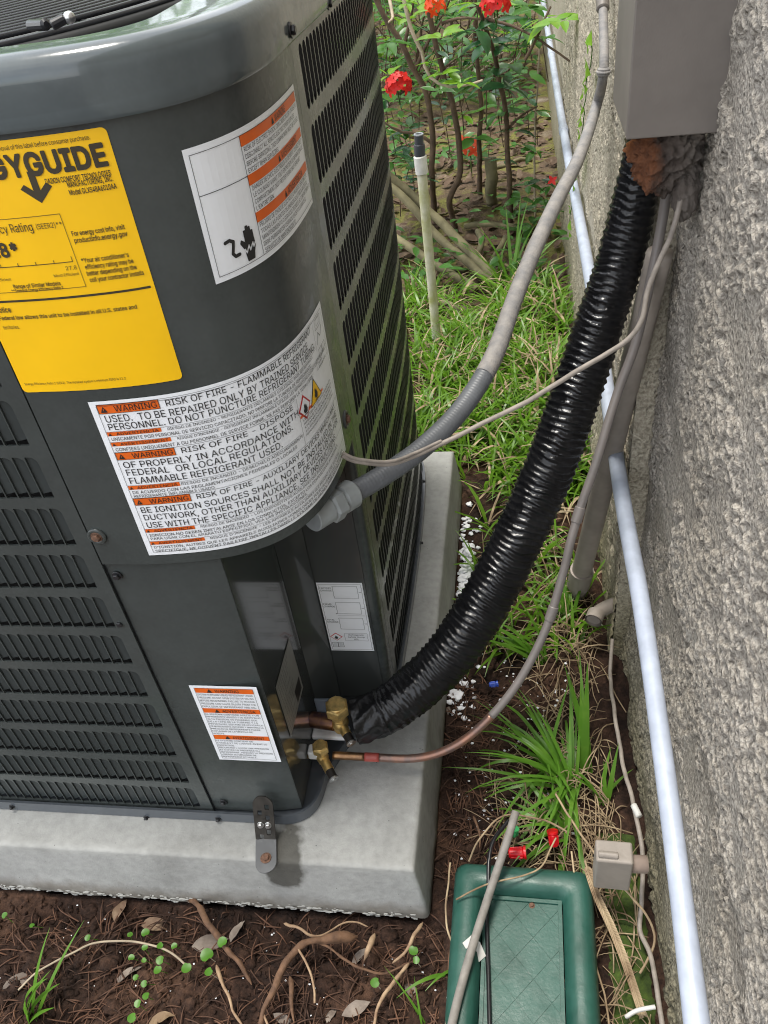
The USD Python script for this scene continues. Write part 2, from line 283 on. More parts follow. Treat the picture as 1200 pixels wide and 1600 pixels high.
FOAM = usdkit.material(stage, '/World/Looks/rust_and_mud', {
    'g': ('geometry', {}), 'sx': ('separate_xyz', {}), 'mr': ('map_range', {'from_min': 0.100, 'from_max': 0.160, 'clamp': True}), 'n': ('noise_texture', {'scale': 38.0, 'detail': 6, 'roughness': 0.65}),
    'a': ('math', {'math_type': 'add'}), 'h': ('math', {'math_type': 'multiply', 'value2': 0.5}),
    'r': ('rgb_ramp', {'ramp': [(0.24, (0.26, 0.09, 0.02)), (0.34, (0.13, 0.045, 0.016)), (0.40, (0.20, 0.075, 0.03)), (0.52, (0.065, 0.045, 0.035)), (0.72, (0.15, 0.128, 0.11))]}),
    'bn': ('noise_texture', {'scale': 200.0, 'detail': 6, 'roughness': 0.75}), 'b': ('bump', {'strength': 1.0, 'distance': 0.004}),
    'p': ('principled_bsdf', {'roughness': 0.9})},
    [('g.position', 'sx.vector'), ('sx.x', 'mr.value'), ('g.position', 'n.vector'), ('g.position', 'bn.vector'), ('mr.result', 'a.value1'), ('n.fac', 'a.value2'), ('a.value', 'h.value1'), ('h.value', 'r.fac'), ('r.color', 'p.base_color'), ('bn.fac', 'b.height'), ('b.normal', 'p.normal')], surface='p.BSDF')

# ================================================================== GROUND
def gridmesh(xs, ys, hfun):
    X, Y = np.meshgrid(xs, ys, indexing='xy'); Zv = hfun(X, Y); nx, ny = len(xs), len(ys)
    i, j = np.meshgrid(np.arange(ny - 1), np.arange(nx - 1), indexing='ij'); a = i * nx + j
    q = np.stack([a, a + 1, a + nx + 1, a + nx], -1).reshape(-1, 4)
    return np.stack([X, Y, Zv], -1).reshape(-1, 3), np.vstack([q[:, [0, 1, 2]], q[:, [0, 2, 3]]])
def ground_h(X, Y):
    p = np.stack([X, Y, np.zeros_like(X)], -1)
    h = 0.022 * (meshkit.fbm(p * 14 + 50, 4, 3) - 0.5) + 0.016 * (meshkit.fbm(p * 60 + 9, 3, 5) - 0.5)
    near = np.clip((3.2 - np.hypot(X, Y - 1.0)) / 1.5, 0, 1)
    far = 0.10 * (meshkit.fbm(p * 1.3 + 20, 4, 8) - 0.5)
    h = h * near + far * np.clip((Y - 1.8) / 2, 0, 1)
    dip = np.exp(-((Y - 0.445) / 0.035) ** 2) * (X < -0.1) * 0.018                 # the gap under the slab's front edge
    under = (X > -1.25) & (X < -0.13) & (Y > 0.485) & (Y < 1.39)
    h = h - 0.012 - dip
    return np.where(under, -0.03, h)
xs = np.unique(np.concatenate([np.linspace(-40, -2, 24), np.linspace(-2, -0.85, 40), np.arange(-0.85, 0.24, 0.006), np.linspace(0.25, 2, 12), np.linspace(2, 40, 20)]))
ys = np.unique(np.concatenate([np.linspace(-40, -1, 24), np.linspace(-1, 0.2, 16), np.arange(0.2, 1.3, 0.006), np.arange(1.3, 3.2, 0.02), np.linspace(3.2, 8, 80), np.linspace(8, 60, 40)]))
GROUND = gridmesh(xs, ys, ground_h)
obj('ground', GROUND, SOIL, smooth=True, kind='structure', label='dark brown soil that turns to mossy leaf litter farther back')

_GZ = GROUND[0][:, 2].reshape(len(ys), len(xs))
def gh(x, y):
    i, j = int(np.clip(np.searchsorted(ys, y) - 1, 0, len(ys) - 2)), int(np.clip(np.searchsorted(xs, x) - 1, 0, len(xs) - 2))
    a, b = (y - ys[i]) / (ys[i + 1] - ys[i]), (x - xs[j]) / (xs[j + 1] - xs[j])
    return float((_GZ[i, j] * (1 - b) + _GZ[i, j + 1] * b) * (1 - a) + (_GZ[i + 1, j] * (1 - b) + _GZ[i + 1, j + 1] * b) * a)

# ================================================================== HOUSE WALL
NEARX, FARX, STEPY = 0.178, 0.152, 0.945
def wall_sheet(xb, y0, y1, z0, z1, step, amp, seed, foot=0.0):
    ysw, zsw = np.arange(y0, y1 + step / 2, step), np.arange(z0, z1 + step / 2, step)
    Y, Zz = np.meshgrid(ysw, zsw, indexing='xy'); p = np.stack([np.zeros_like(Y), Y, Zz * 0.8], -1)
    a = meshkit.noise(p * np.array([1, 165, 200]) + 30, seed); b = meshkit.noise(p * 330 + 7, seed + 4); c = meshkit.fbm(p * 10 + 3, 3, seed + 9); g2 = meshkit.noise(p * np.array([1, 90, 115]) + 70, seed + 5)
    sm = lambda x, lo, hi: (lambda t: t * t * (3 - 2 * t))(np.clip((x - lo) / (hi - lo), 0, 1))
    rough = .12 + .88 * sm(meshkit.fbm(p * 15 + 15, 3, seed + 7), .36, .52)
    h = amp * (rough * (.75 * sm(a, .25, .68) + .20 * b + 1.15 * sm(g2, .14, .40) - 1.2) + .5 * (c - .5))
    h = h + foot * np.clip((0.2 - Zz) / 0.2, 0, 1) ** 1.5 * (0.4 + 1.1 * meshkit.fbm(p * 20 + 60, 4, seed + 2))
    X = xb - h; ny, nz = len(ysw), len(zsw)
    i, j = np.meshgrid(np.arange(nz - 1), np.arange(ny - 1), indexing='ij'); k = i * ny + j
    q = np.stack([k, k + ny, k + ny + 1, k + 1], -1).reshape(-1, 4)
    return np.stack([X, Y, Zz], -1).reshape(-1, 3), np.vstack([q[:, [0, 1, 2]], q[:, [0, 2, 3]]])
w = thing('house_wall', 'long taupe stucco house wall along the right side, pitted in front and smoother behind', 'wall', (NEARX, 0.9, 0))
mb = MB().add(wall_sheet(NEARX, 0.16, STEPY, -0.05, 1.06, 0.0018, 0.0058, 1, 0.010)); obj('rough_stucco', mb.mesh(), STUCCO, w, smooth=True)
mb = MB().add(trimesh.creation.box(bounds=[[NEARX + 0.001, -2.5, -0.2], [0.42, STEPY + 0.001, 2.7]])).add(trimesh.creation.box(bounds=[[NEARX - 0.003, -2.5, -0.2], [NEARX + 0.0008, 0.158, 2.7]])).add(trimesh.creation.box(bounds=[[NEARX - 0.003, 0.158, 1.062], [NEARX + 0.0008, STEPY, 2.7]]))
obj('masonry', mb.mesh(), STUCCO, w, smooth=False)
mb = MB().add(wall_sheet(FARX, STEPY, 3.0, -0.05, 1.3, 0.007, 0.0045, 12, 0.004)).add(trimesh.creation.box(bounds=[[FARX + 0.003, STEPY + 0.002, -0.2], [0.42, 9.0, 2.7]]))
obj('smooth_stucco', mb.mesh(), STUCCOF_LIT, w, smooth=30)
# the raw plaster edge where the two depths of wall meet
n = 200; zz = np.linspace(-0.05, 1.3, n); rows = []
for k, t in enumerate(np.linspace(0, 1, 9)):
    p = np.stack([np.full(n, FARX - 0.002 + t * (NEARX - FARX + 0.002)), np.full(n, STEPY - 0.001), zz], -1)
    p[:, 1] -= 0.010 * meshkit.fbm(p * np.array([90, 1, 60]) + 11, 3, 21) * (0.35 + 0.65 * math.sin(math.pi * t)); rows.append(p)
V = np.array(rows); i, j = np.meshgrid(np.arange(8), np.arange(n - 1), indexing='ij'); k = i * n + j
q = np.stack([k, k + n, k + n + 1, k + 1], -1).reshape(-1, 4)
obj('plaster_edge', (V.reshape(-1, 3), np.vstack([q[:, [0, 1, 2]], q[:, [0, 2, 3]]])), STUCCOF_LIT, w, smooth=True)  # edge shares the sunlit tint painted on the far wall

# ================================================================== CONCRETE PAD
PX0, PX1, PY0, PY1, PT = -1.22, -0.124, 0.480, 1.395, 0.100
pad = thing('concrete_pad', 'light grey cast concrete slab under the air conditioner, damp stain at its front', 'slab', (-0.65, 0.94, 0))
def pad_mesh():
    """loops of a rounded rectangle, top eased, sides battered, lower edge ragged"""
    ins = [(0.30, PT), (0.16, PT), (0.05, PT), (0.021, PT), (0.0165, PT - 0.0004), (0.0132, PT - 0.0018), (0.0114, PT - 0.0045), (0.0100, PT - 0.012), (0.006, PT - 0.045), (0.003, 0.03), (0.0, 0.008), (-0.002, 0.0), (0.004, -0.012)]
    loops = []
    for o, z in ins:
        g = sbox(PX0, PY0, PX1, PY1).buffer(-0.007).buffer(0.007, quad_segs=6).buffer(-o, join_style=1, quad_segs=6) if o >= 0 else sbox(PX0, PY0, PX1, PY1).buffer(-0.007).buffer(0.007 - o, quad_segs=6)
        ln = g.exterior; base = ln.project(Point(PX0 + 0.3, PY0)); N = 900
        pts = np.array([ln.interpolate((base + ln.length * t / N) % ln.length).coords[0] for t in range(N)])
        p3 = np.c_[pts, np.full(N, z)]
        nz = meshkit.fbm(p3 * 40 + 5, 3, 2) - 0.5
        if z < 0.02: p3[:, 2] += nz * 0.012; 
        p3[:, :2] += (meshkit.fbm(p3 * 25 + 50, 3, 4)[:, None] - 0.5) * 0.002
        loops.append(p3)
    V = np.array(loops); L, N = V.shape[:2]; i, j = np.meshgrid(np.arange(L - 1), np.arange(N), indexing='ij')
    q = np.stack([i * N + j, (i + 1) * N + j, (i + 1) * N + (j + 1) % N, i * N + (j + 1) % N], -1).reshape(-1, 4)
    v = V.reshape(-1, 3); c = v[:N].mean(0); v = np.vstack([v, c]); k = np.arange(N)
    f = np.vstack([q[:, [0, 1, 2]], q[:, [0, 2, 3]], np.stack([k, (k + 1) % N, np.full(N, len(v) - 1)], 1)])
    return v, f
obj('slab', pad_mesh(), CONCRETE, pad, smooth=40)
fr = MB(); rng = np.random.default_rng(4)
for k in range(420):
    x = rng.uniform(-0.8, PX1 - 0.01); y = PY0 - 0.001
    fr.add(place(trimesh.creation.icosphere(0, 1.0), (x, y + rng.uniform(-0.002, 0.002), rng.uniform(-0.004, 0.006)), (rng.uniform(0.001, 0.006), 0, 0), (0, 0.0010, 0), (0, 0, rng.uniform(0.0006, 0.0020))))
obj('ragged_cement_rim', fr.mesh(), mat('white_cement', (0.34, 0.34, 0.32), rough=0.8), pad, smooth=False, kind='stuff')

# ================================================================== AIR CONDITIONER
FY = 0.55
unit = thing('air_conditioner', 'dark grey outdoor air conditioner unit with warning labels on the concrete slab', 'air conditioner', (-0.62, 0.96, PT))
cover_pts = [(-0.41, FY), (-0.36, FY), (-0.318, .5535), (-0.285, .5595), (-0.258, .5695), (-0.235, .584), (-0.215, .606), (-0.2005, .636), (-0.192, .675), (-0.1885, .72), (-0.188, .77)]
CP, CS = resample(catmull(cover_pts, 12), 0.004)
def curve_eval(P, S, s):
    s = np.asarray(s, float); x = np.interp(s, S, P[:, 0]); y = np.interp(s, S, P[:, 1])
    e = 1e-3; a, b = np.clip(s - e, 0, S[-1]), np.clip(s + e, 0, S[-1])
    tx, ty = np.interp(b, S, P[:, 0]) - np.interp(a, S, P[:, 0]), np.interp(b, S, P[:, 1]) - np.interp(a, S, P[:, 1])
    l = np.hypot(tx, ty) + 1e-12
    return x, y, ty / l, -tx / l                              # point and outward normal
def on_cover(u, z, off=0.0):
    x, y, nx, ny = curve_eval(CP, CS, u); return np.stack([x + nx * off, y + ny * off, np.broadcast_to(z, np.shape(x))], -1)
def cover_uv(px, py):
    """arc length and height where the ray of the photograph meets the corner cover"""
    d = ray(px, py); best = None
    for s in np.linspace(0, CS[-1], 800):
        x, y, *_ = curve_eval(CP, CS, s); e = x * d[1] - y * d[0]
        if best is not None and best[0] * e <= 0: t = y / d[1]; return s, 1.1 + t * d[2]
        best = (e,)
    return None
def shell(P, z0, z1, th, step=None):
    """vertical sheet along the plan line P, th thick towards its inner side"""
    P = np.asarray(P, float); T = np.gradient(P, axis=0); T /= np.linalg.norm(T, axis=1, keepdims=True); N = np.stack([T[:, 1], -T[:, 0]], 1)
    Q = P - N * th; n = len(P)
    ring_ = [np.c_[P, np.full(n, z0)], np.c_[P, np.full(n, z1)], np.c_[Q, np.full(n, z1)], np.c_[Q, np.full(n, z0)]]
    v = np.vstack(ring_); f = []
    for a in range(4):
        b = (a + 1) % 4
        for k in range(n - 1): f.append([a * n + k, a * n + k + 1, b * n + k + 1, b * n + k])
    f = np.array(f); f = np.vstack([f[:, [0, 1, 2]], f[:, [0, 2, 3]]])
    e = np.array([[0, n, 2 * n], [0, 2 * n, 3 * n], [n - 1, 3 * n - 1, 2 * n - 1], [n - 1, 4 * n - 1, 3 * n - 1]])
    return v, np.vstack([f, e])

ZB, ZCOV, ZT = 0.112, 0.5725, 0.985
obj('corner_cover', shell(CP, ZCOV, ZT, 0.003), PAINT, unit, smooth=40)
# turned-in bottom lip of the cover
lip = np.vstack([CP, CP[::-1] - np.array([0.0, 0.0])])
inner = np.stack(curve_eval(CP, CS, CS)[:2], 1) - np.stack(curve_eval(CP, CS, CS)[2:], 1) * 0.022
n = len(CP); lv = np.vstack([np.c_[CP, np.full(n, ZCOV)], np.c_[inner, np.full(n, ZCOV + 0.0005)]])
lf = np.array([[k, k + 1, n + k + 1, n + k] for k in range(n - 1)]); obj('cover_lip', (lv, np.vstack([lf[:, [0, 1, 2]], lf[:, [0, 2, 3]]])), PAINTD, unit, smooth=False)
# front lower panel (right of the louvers, below the cover)
obj('front_panel', shell(np.array([(-0.41, FY + .0035), (-0.36, FY + .0035), (-0.318, FY + .0065), (-0.2915, FY + .0115)]), ZB, ZCOV + 0.02, 0.0025), PAINT, unit, smooth=30)
# recess
obj('recess_side_panel', trimesh.creation.box(bounds=[[-0.294, FY + 0.0125, ZB], [-0.291, 0.70, ZCOV + 0.02]]), PAINTD, unit, smooth=False)
def wallquad(a, b, z0, z1, th=0.003): return shell(np.array([a, (np.array(a) + b) / 2, b]), z0, z1, th)
obj('recess_bevel_panel', wallquad((-0.2905, 0.7005), (-0.268, 0.745), ZB, ZCOV + 0.05), PAINTD, unit, smooth=False)
LPA, LPB = np.array([-0.2675, 0.7455]), np.array([-0.201, 0.7455])
obj('recess_rear_panel', wallquad(LPA, LPB, ZB, ZCOV + 0.05), PAINTD, unit, smooth=False)
obj('corner_post', shell(catmull([(-0.2005, 0.7455), (-0.193, 0.747), (-0.1885, 0.754), (-0.188, 0.7695)], 6), ZB, ZCOV + 0.05, 0.003), PAINT, unit, smooth=40)

# --- louvered front panel
PIT, ROWP, ROW0, WH = 0.01235, 0.0598, 0.1195, 0.0470
rows_n = 14; XR = -0.4215
def slot_poly(xr, z0, wdt=0.0112, h=WH):
    r = 0.0075; a = np.linspace(0, math.pi / 2, 6)
    top = [(xr - r + r * math.sin(t + 0), z0 + h - r + r * math.cos(t)) for t in a]                 # big round upper right
    return Polygon([(xr - 0.001, z0), (xr, z0 + 0.001)][::1] + [(xr, z0 + h - r)] + top[::-1][1:] + [(xr - wdt, z0 + h), (xr - wdt, z0 + 0.001), (xr - wdt + 0.001, z0)])
cells = MB(); nslot = 48
louv_far = MB(); louvs = []
ztop = 0.985
def panel_cell(x0, x1, slots):
    g = sbox(x0, ZB - 0.006, x1, ztop)
    for s in slots: g = g.difference(s)
    m = extrude(g, 0.0022); v = np.array(m.vertices)
    return np.c_[v[:, 0], FY + 0.0022 - v[:, 2], v[:, 1]], m.faces[:, ::-1]
cells.add(panel_cell(XR - 0.006, -0.4115, []))
for c in range(nslot):
    xr = XR - 0.0062 - c * PIT
    sl = [slot_poly(xr, ROW0 + k * ROWP) for k in range(rows_n)]
    cells.add(panel_cell(xr + 0.0002 - PIT, xr + 0.0002, sl))
    for k in range(rows_n):
        z0 = ROW0 + k * ROWP; a = np.linspace(0, 1, 5)
        # blade: comes off the right edge of its slot and sweeps back into the cabinet
        xs_ = xr - 0.0118 + 0.0130 * a; ys_ = FY + 0.0023 + 0.0062 * a ** 1.4
        n = 5; v = np.vstack([np.c_[xs_, ys_, np.full(n, z0 + 0.0035)], np.c_[xs_, ys_, np.full(n, z0 + WH + 0.002)]])
        f = np.array([[i, i + 1, i + n + 1, i + n] for i in range(n - 1)]); f = np.vstack([f[:, [0, 1, 2]], f[:, [0, 2, 3]]])
        if inview((xr - 0.005, FY, z0 + WH / 2), 25): louvs.append((v, f))
        else: louv_far.add((v, f))
cells.add(panel_cell(-1.05, XR - 0.006 - nslot * PIT, []))
lp = obj('louvered_panel', cells.mesh(), PAINT, unit, smooth=False)
for l in louvs[:300]: obj('louver', l, PAINTL, lp, smooth=True)
for l in louvs[300:]: louv_far.add(l)
obj('louver_rest', louv_far.mesh(), PAINTL, lp, smooth=True, kind='stuff')
obj('seam_gap', trimesh.creation.box(bounds=[[-0.4115, FY + 0.004, ZB], [-0.4095, FY + 0.008, ztop]]), BLACK, unit, smooth=False)

# --- finned side panel
fin_pts = [(-0.188, .7705), (-0.1865, .84), (-0.1845, .93), (-0.1835, 1.02), (-0.1840, 1.12), (-0.1865, 1.21), (-0.1905, 1.275), (-0.198, 1.318), (-0.214, 1.347), (-0.24, 1.364), (-0.275, 1.368)]
FP, FS = resample(catmull(fin_pts, 12), 0.002)
def on_fin(s, z, off=0.0):
    x, y, nx, ny = curve_eval(FP, FS, s); return np.stack([x + nx * off, y + ny * off, np.broadcast_to(z, np.shape(x))], -1)
FPIT, FROW, FZ0, FWH = 0.0150, 0.0667, 0.106, 0.0535
frows = 13; ncol = int((FS[-1] - 0.035) / FPIT); fm = MB(); fb = MB()
def fin_cell(s0, s1, slots):
    g = sbox(s0, ZB - 0.008, s1, ZT)
    for s in slots: g = g.difference(s)
    m = extrude(g, 0.0007); v = np.array(m.vertices); return on_fin(v[:, 0], v[:, 1], v[:, 2] - 0.0007), m.faces
fm.add(fin_cell(0, 0.022, []))
for c in range(ncol):
    s0 = 0.022 + c * FPIT; cx = s0 + FPIT / 2; hw = 0.00655; sl = []
    for k in range(frows):
        z0 = FZ0 + 0.004 + k * FROW; a = np.linspace(0, math.pi, 7)
        sl.append(Polygon([(cx - hw, z0 + hw), *[(cx - hw * math.cos(t), z0 + hw - hw * math.sin(t)) for t in a], *[(cx + hw * math.cos(t), z0 + FWH - hw + hw * math.sin(t)) for t in a]]).buffer(0))
        p = np.vstack([on_fin([cx + hw + 0.0006], z0 + 0.001, -0.0018), on_fin([cx + 0.0005], z0 + 0.001, -0.012), on_fin([cx + 0.0005], z0 + FWH - 0.001, -0.012), on_fin([cx + hw + 0.0006], z0 + FWH - 0.001, -0.0018)])
        fb.add((p, np.array([[0, 1, 2], [0, 2, 3]])))
    fm.add(fin_cell(s0, s0 + FPIT, sl))
fm.add(fin_cell(0.022 + ncol * FPIT, FS[-1] - 1e-4, []))
sp = obj('slotted_side_panel', fm.mesh(), mat('side_paint', (0.075, 0.08, 0.074), rough=0.2, var=0.15, vscale=14, coat=0.35, coat_roughness=0.1, rvar=.25, rscale=20), unit, smooth=False)
obj('side_louvers', fb.mesh(), mat('side_louver', (0.006, 0.0065, 0.008), rough=0.5), sp, smooth=False, kind='stuff')

# --- plan outline, coil, base pan, lid
def outline(corner, fin, x0=-1.06):
    """closed plan outline, counter-clockwise, from the front right round the side and back"""
    left = [(-1.0, 1.368), (-1.05, 1.345), (-1.085, 1.29), (-1.09, 0.95), (-1.085, 0.65), (-1.05, 0.58), (-1.0, 0.552)]
    return np.vstack([corner, fin, catmull(left, 6)])
body = Polygon(outline(CP, FP))
core = body.buffer(-0.03)
notch = sbox(-0.33, 0.5, -0.1, 0.78)
cm = extrude(core.difference(notch), 0.82); cm.apply_translation([0, 0, 0.125]); obj('coil', cm, BLACK, unit, smooth=False)
tm = extrude(body.buffer(-0.012), 0.006); tm.apply_translation([0, 0, 0.955]); obj('top_tray', tm, BLACK, unit, smooth=False)
pan_c = np.array([(-1.0, 0.5445), (-0.70, 0.5445), (-0.42, 0.5445), (-0.33, 0.5445), (-0.305, 0.546), (-0.288, 0.553), (-0.276, 0.566), (-0.2705, 0.585), (-0.2665, 0.615), (-0.252, 0.655), (-0.228, 0.70), (-0.203, 0.738), (-0.187, 0.765)])
pan_o = outline(catmull(pan_c, 6), FP + np.array([0.004, 0]))
pp = Polygon(pan_o).buffer(0)
def pan_mesh():
    m = MB(); floor = extrude(pp, 0.007); floor.apply_translation([0, 0, PT + 0.002]); m.add(floor)
    rim = extrude(pp.buffer(0.0022, quad_segs=4).difference(pp.buffer(-0.0012)), 0.019); rim.apply_translation([0, 0, PT + 0.0015]); m.add(rim); return m.mesh()
obj('base_pan', pan_mesh(), mat('pan_paint', (0.055, 0.062, 0.07), rough=0.22, var=0.05, coat=0.3), unit, smooth=30)

lid_o = np.vstack([resample(outline(CP, FP), 0.006)[0]])
T = np.gradient(lid_o, axis=0); T /= np.linalg.norm(T, axis=1, keepdims=True); NO = np.stack([T[:, 1], -T[:, 0]], 1)
sec = [(0.001, .9725), (0.0045, .972), (0.0062, .975), (0.0068, .984), (0.0066, 1.000), (0.0055, 1.0075), (0.0025, 1.0125), (-0.0025, 1.0156), (-0.009, 1.0168), (-0.022, 1.0170)]
L = np.array([np.c_[lid_o + NO * o, np.full(len(lid_o), z)] for o, z in sec]); a, b = L.shape[:2]
i, j = np.meshgrid(np.arange(a - 1), np.arange(b), indexing='ij')
q = np.stack([i * b + j, i * b + (j + 1) % b, (i + 1) * b + (j + 1) % b, (i + 1) * b + j], -1).reshape(-1, 4)
CC, CR = np.array([-0.636, 0.940]), 0.365
hole = Polygon(lid_o).buffer(0).buffer(-.031).intersection(sbox(-1.02, 0, -.25, 2)).buffer(-.06).buffer(.06, quad_segs=12)
topring = Polygon(lid_o - NO * 0.022).buffer(0).difference(hole)
tv, tf = flat(topring); tv[:, 2] = 1.0170
mbl = MB().add((L.reshape(-1, 3), np.vstack([q[:, [0, 1, 2]], q[:, [0, 2, 3]]]))).add((tv, tf))
lid_in = np.array(hole.exterior.coords)[:-1]; nh = len(lid_in); hv = np.vstack([np.c_[lid_in, np.full(nh, 1.0170)], np.c_[lid_in, np.full(nh, .988)]]); kk = np.arange(nh); hf = np.stack([kk, (kk + 1) % nh, nh + (kk + 1) % nh, nh + kk], 1)
lid = obj('lid', mbl.mesh(), LIDP, unit, smooth=35)
obj('lid_recess', MB().add((hv, hf)).mesh(), BLACKG, unit, smooth=False)
dm_ = extrude(hole.buffer(-.001).difference(Point(*CC).buffer(.33)), .003); dm_.apply_translation([0, 0, .988]); obj('recess_deck', dm_, BLACKG, unit, smooth=False)
# black seam below the lid and flange on top of it
WIREM = mat('guard_wire', (0.025, 0.026, 0.028), rough=0.16, var=0.03)
gm = obj('fan_guard', ring((*CC, 1.0030), (0, 0, 1), CR - 0.022, 0.0030, 160, 8), WIREM, unit, smooth=True)
for k in range(26):
    rr = CR - 0.034 - k * 0.0128
    if rr < 0.06: break
    obj('guard_ring', ring((*CC, 1.006 + 0.014 * (1 - rr / CR)), (0, 0, 1), rr, 0.0026, 160, 6), WIREM, gm, smooth=True)
for k in range(8):
    t = k * math.pi / 4 + 0.2
    obj('guard_spoke', tube([(CC[0] + r_ * math.cos(t), CC[1] + r_ * math.sin(t), 1.002 + 0.014 * (1 - r_ / CR)) for r_ in np.linspace(0.06, CR - 0.022, 8)], 0.0028, 8), BLACKG, gm, smooth=True)
rb = MB().add(ring((*CC, .995), (0, 0, 1), CR - 0.020, 0.007, 160, 8)); obj('guard_seat', rb.mesh(), BLACK, unit, smooth=True)
hubm = MB().add(cyl((*CC, 0.93), (*CC, 0.985), 0.075, 32, bev=0.006)); obj('fan_motor', hubm.mesh(), BLACKG, unit)
for k in range(3):
    t = k * 2.094 + 0.5; pts = []
    for r_ in np.linspace(0.08, 0.33, 6):
        for s_ in np.linspace(-0.6, 0.6, 6): pts.append((CC[0] + r_ * math.cos(t + s_), CC[1] + r_ * math.sin(t + s_), 0.955 + 0.045 * s_))
    i, j = np.meshgrid(np.arange(5), np.arange(5), indexing='ij'); kk = i * 6 + j
    q = np.stack([kk, kk + 6, kk + 7, kk + 1], -1).reshape(-1, 4); obj('fan_blade', (np.array(pts), np.vstack([q[:, [0, 1, 2]], q[:, [0, 2, 3]]])), mat('fan_grey_%d' % k, (0.25, 0.25, 0.26), rough=0.4), unit, smooth=True)
# the clip that holds the guard, with its screw
cpos = gz(72, 48, 1.012)
gc = obj('guard_clip', MB().add(cyl(cpos + [-0.022, 0.02, 0.002], cpos + [0.002, 0.0, 0.004], 0.0042, 12, bev=0.002)).add(cyl(cpos + [0.006, -0.001, 0.003], cpos + [0.016, 0.004, 0.006], 0.0038, 12, bev=0.001)).mesh(), BLACKG, unit)
obj('screw_head', trimesh.creation.icosphere(2, 0.0045).apply_translation(cpos + [0.019, 0.005, 0.006]), STEEL, gc, smooth=True)
bits = MB()
def screw_at(P, N, r=0.0045, m=BLACKG, parent=unit, hexa=True, name='screw'):
    N = np.asarray(N, float) / np.linalg.norm(N); P = np.asarray(P, float)
    a = cyl(P - N * 0.0005, P + N * 0.0012, r * 1.45, 18, bev=0.0004); b = cyl(P + N * 0.0012, P + N * 0.0045, r, 6 if hexa else 16, bev=0.0008)
    return obj(name, MB().add(a).add(b).mesh(), m, parent, smooth=30)
for q_ in [(183, 899), (188, 973), (349, 1253)]: screw_at(gy(*q_, FY + 0.002) , (0, -1, 0), 0.0036)
for q_ in [(19, 1260), (229, 1277), (341, 1279)]: p = gy(*q_, 0.5425); screw_at(p, (0, -1, 0), 0.0030)
for q_ in [(454, 47), (512, 5)]: p = gx(*q_, -0.181); screw_at(p, (1, 0, 0), 0.0042)
s_, z_ = cover_uv(152, 837)
bo = obj('screw_dimple', ring(on_cover(s_, z_, 0.0008), (0, -1, 0), 0.0075, 0.0022, 28, 8), PAINT, unit, smooth=True); screw_at(on_cover(s_, z_, 0.0012), (0, -1, 0), 0.0042, RUST, bo, name='rusty_screw')
s_, z_ = cover_uv(540, 655)
bo = obj('screw_dimple', ring(on_cover(min(s_, CS[-1] - 0.008), z_, 0.0), (1, 0, 0), 0.0085, 0.002, 28, 8), PAINT, unit, smooth=True); screw_at(on_cover(min(s_, CS[-1] - 0.008), z_, 0.0005), (1, 0, 0), 0.0042, RUST, bo, name='rusty_screw')
for q_ in [(661, 752), (659, 863)]: p = gx(*q_, -0.178); p[2] = max(p[2], 0.108); screw_at(p, (1, 0, 0), 0.0026)

# ================================================================== LABELS ON THE UNIT
import glob
from PIL import Image, ImageDraw, ImageFont
FONT = ImageFont.truetype(glob.glob('/opt/blender-*/*/datafiles/fonts/Inter.woff2')[0], 96)
_tc = {}
def glyph(c, st):
    """one flat letter, capitals 1 high, and its advance"""
    if (c, st) not in _tc:
        adv = (FONT.getlength(c) + st * .6) / 70.0
        if c == ' ': _tc[(c, st)] = (None, adv); return _tc[(c, st)]
        x0, y0, x1, y1 = FONT.getbbox(c, anchor='ls', stroke_width=st); im = Image.new('L', (x1 - x0 + 8, y1 - y0 + 8))
        ImageDraw.Draw(im).text((4 - x0, 4 - y0), c, 255, FONT, anchor='ls', stroke_width=st)
        on = np.pad(np.asarray(im) > 127, ((0, 0), (1, 1))).astype(np.int8); r_, a_ = np.nonzero(np.diff(on, axis=1) == 1); b_ = np.nonzero(np.diff(on, axis=1) == -1)[1]
        g = shapely.union_all(shapely.box(a_, -r_ - 1, b_, -r_)).buffer(.6).buffer(-.6).simplify(1.1)
        v, f = flat(g); _tc[(c, st)] = ((np.c_[(v[:, 0] - 4 + x0) / 70.0, (v[:, 1] + 4 - y0) / 70.0], f), adv)
    return _tc[(c, st)]
def text_flat(t, bold):
    st = 0 if not bold else 2 if bold is True else bold; x = 0.0; m = MB()
    for c in t:
        g, adv = glyph(c, st)
        if g is not None: m.add((np.c_[g[0] + [x, 0], np.zeros(len(g[0]))], g[1]))
        x += adv
    v, f = m.mesh(); return v[:, :2], f
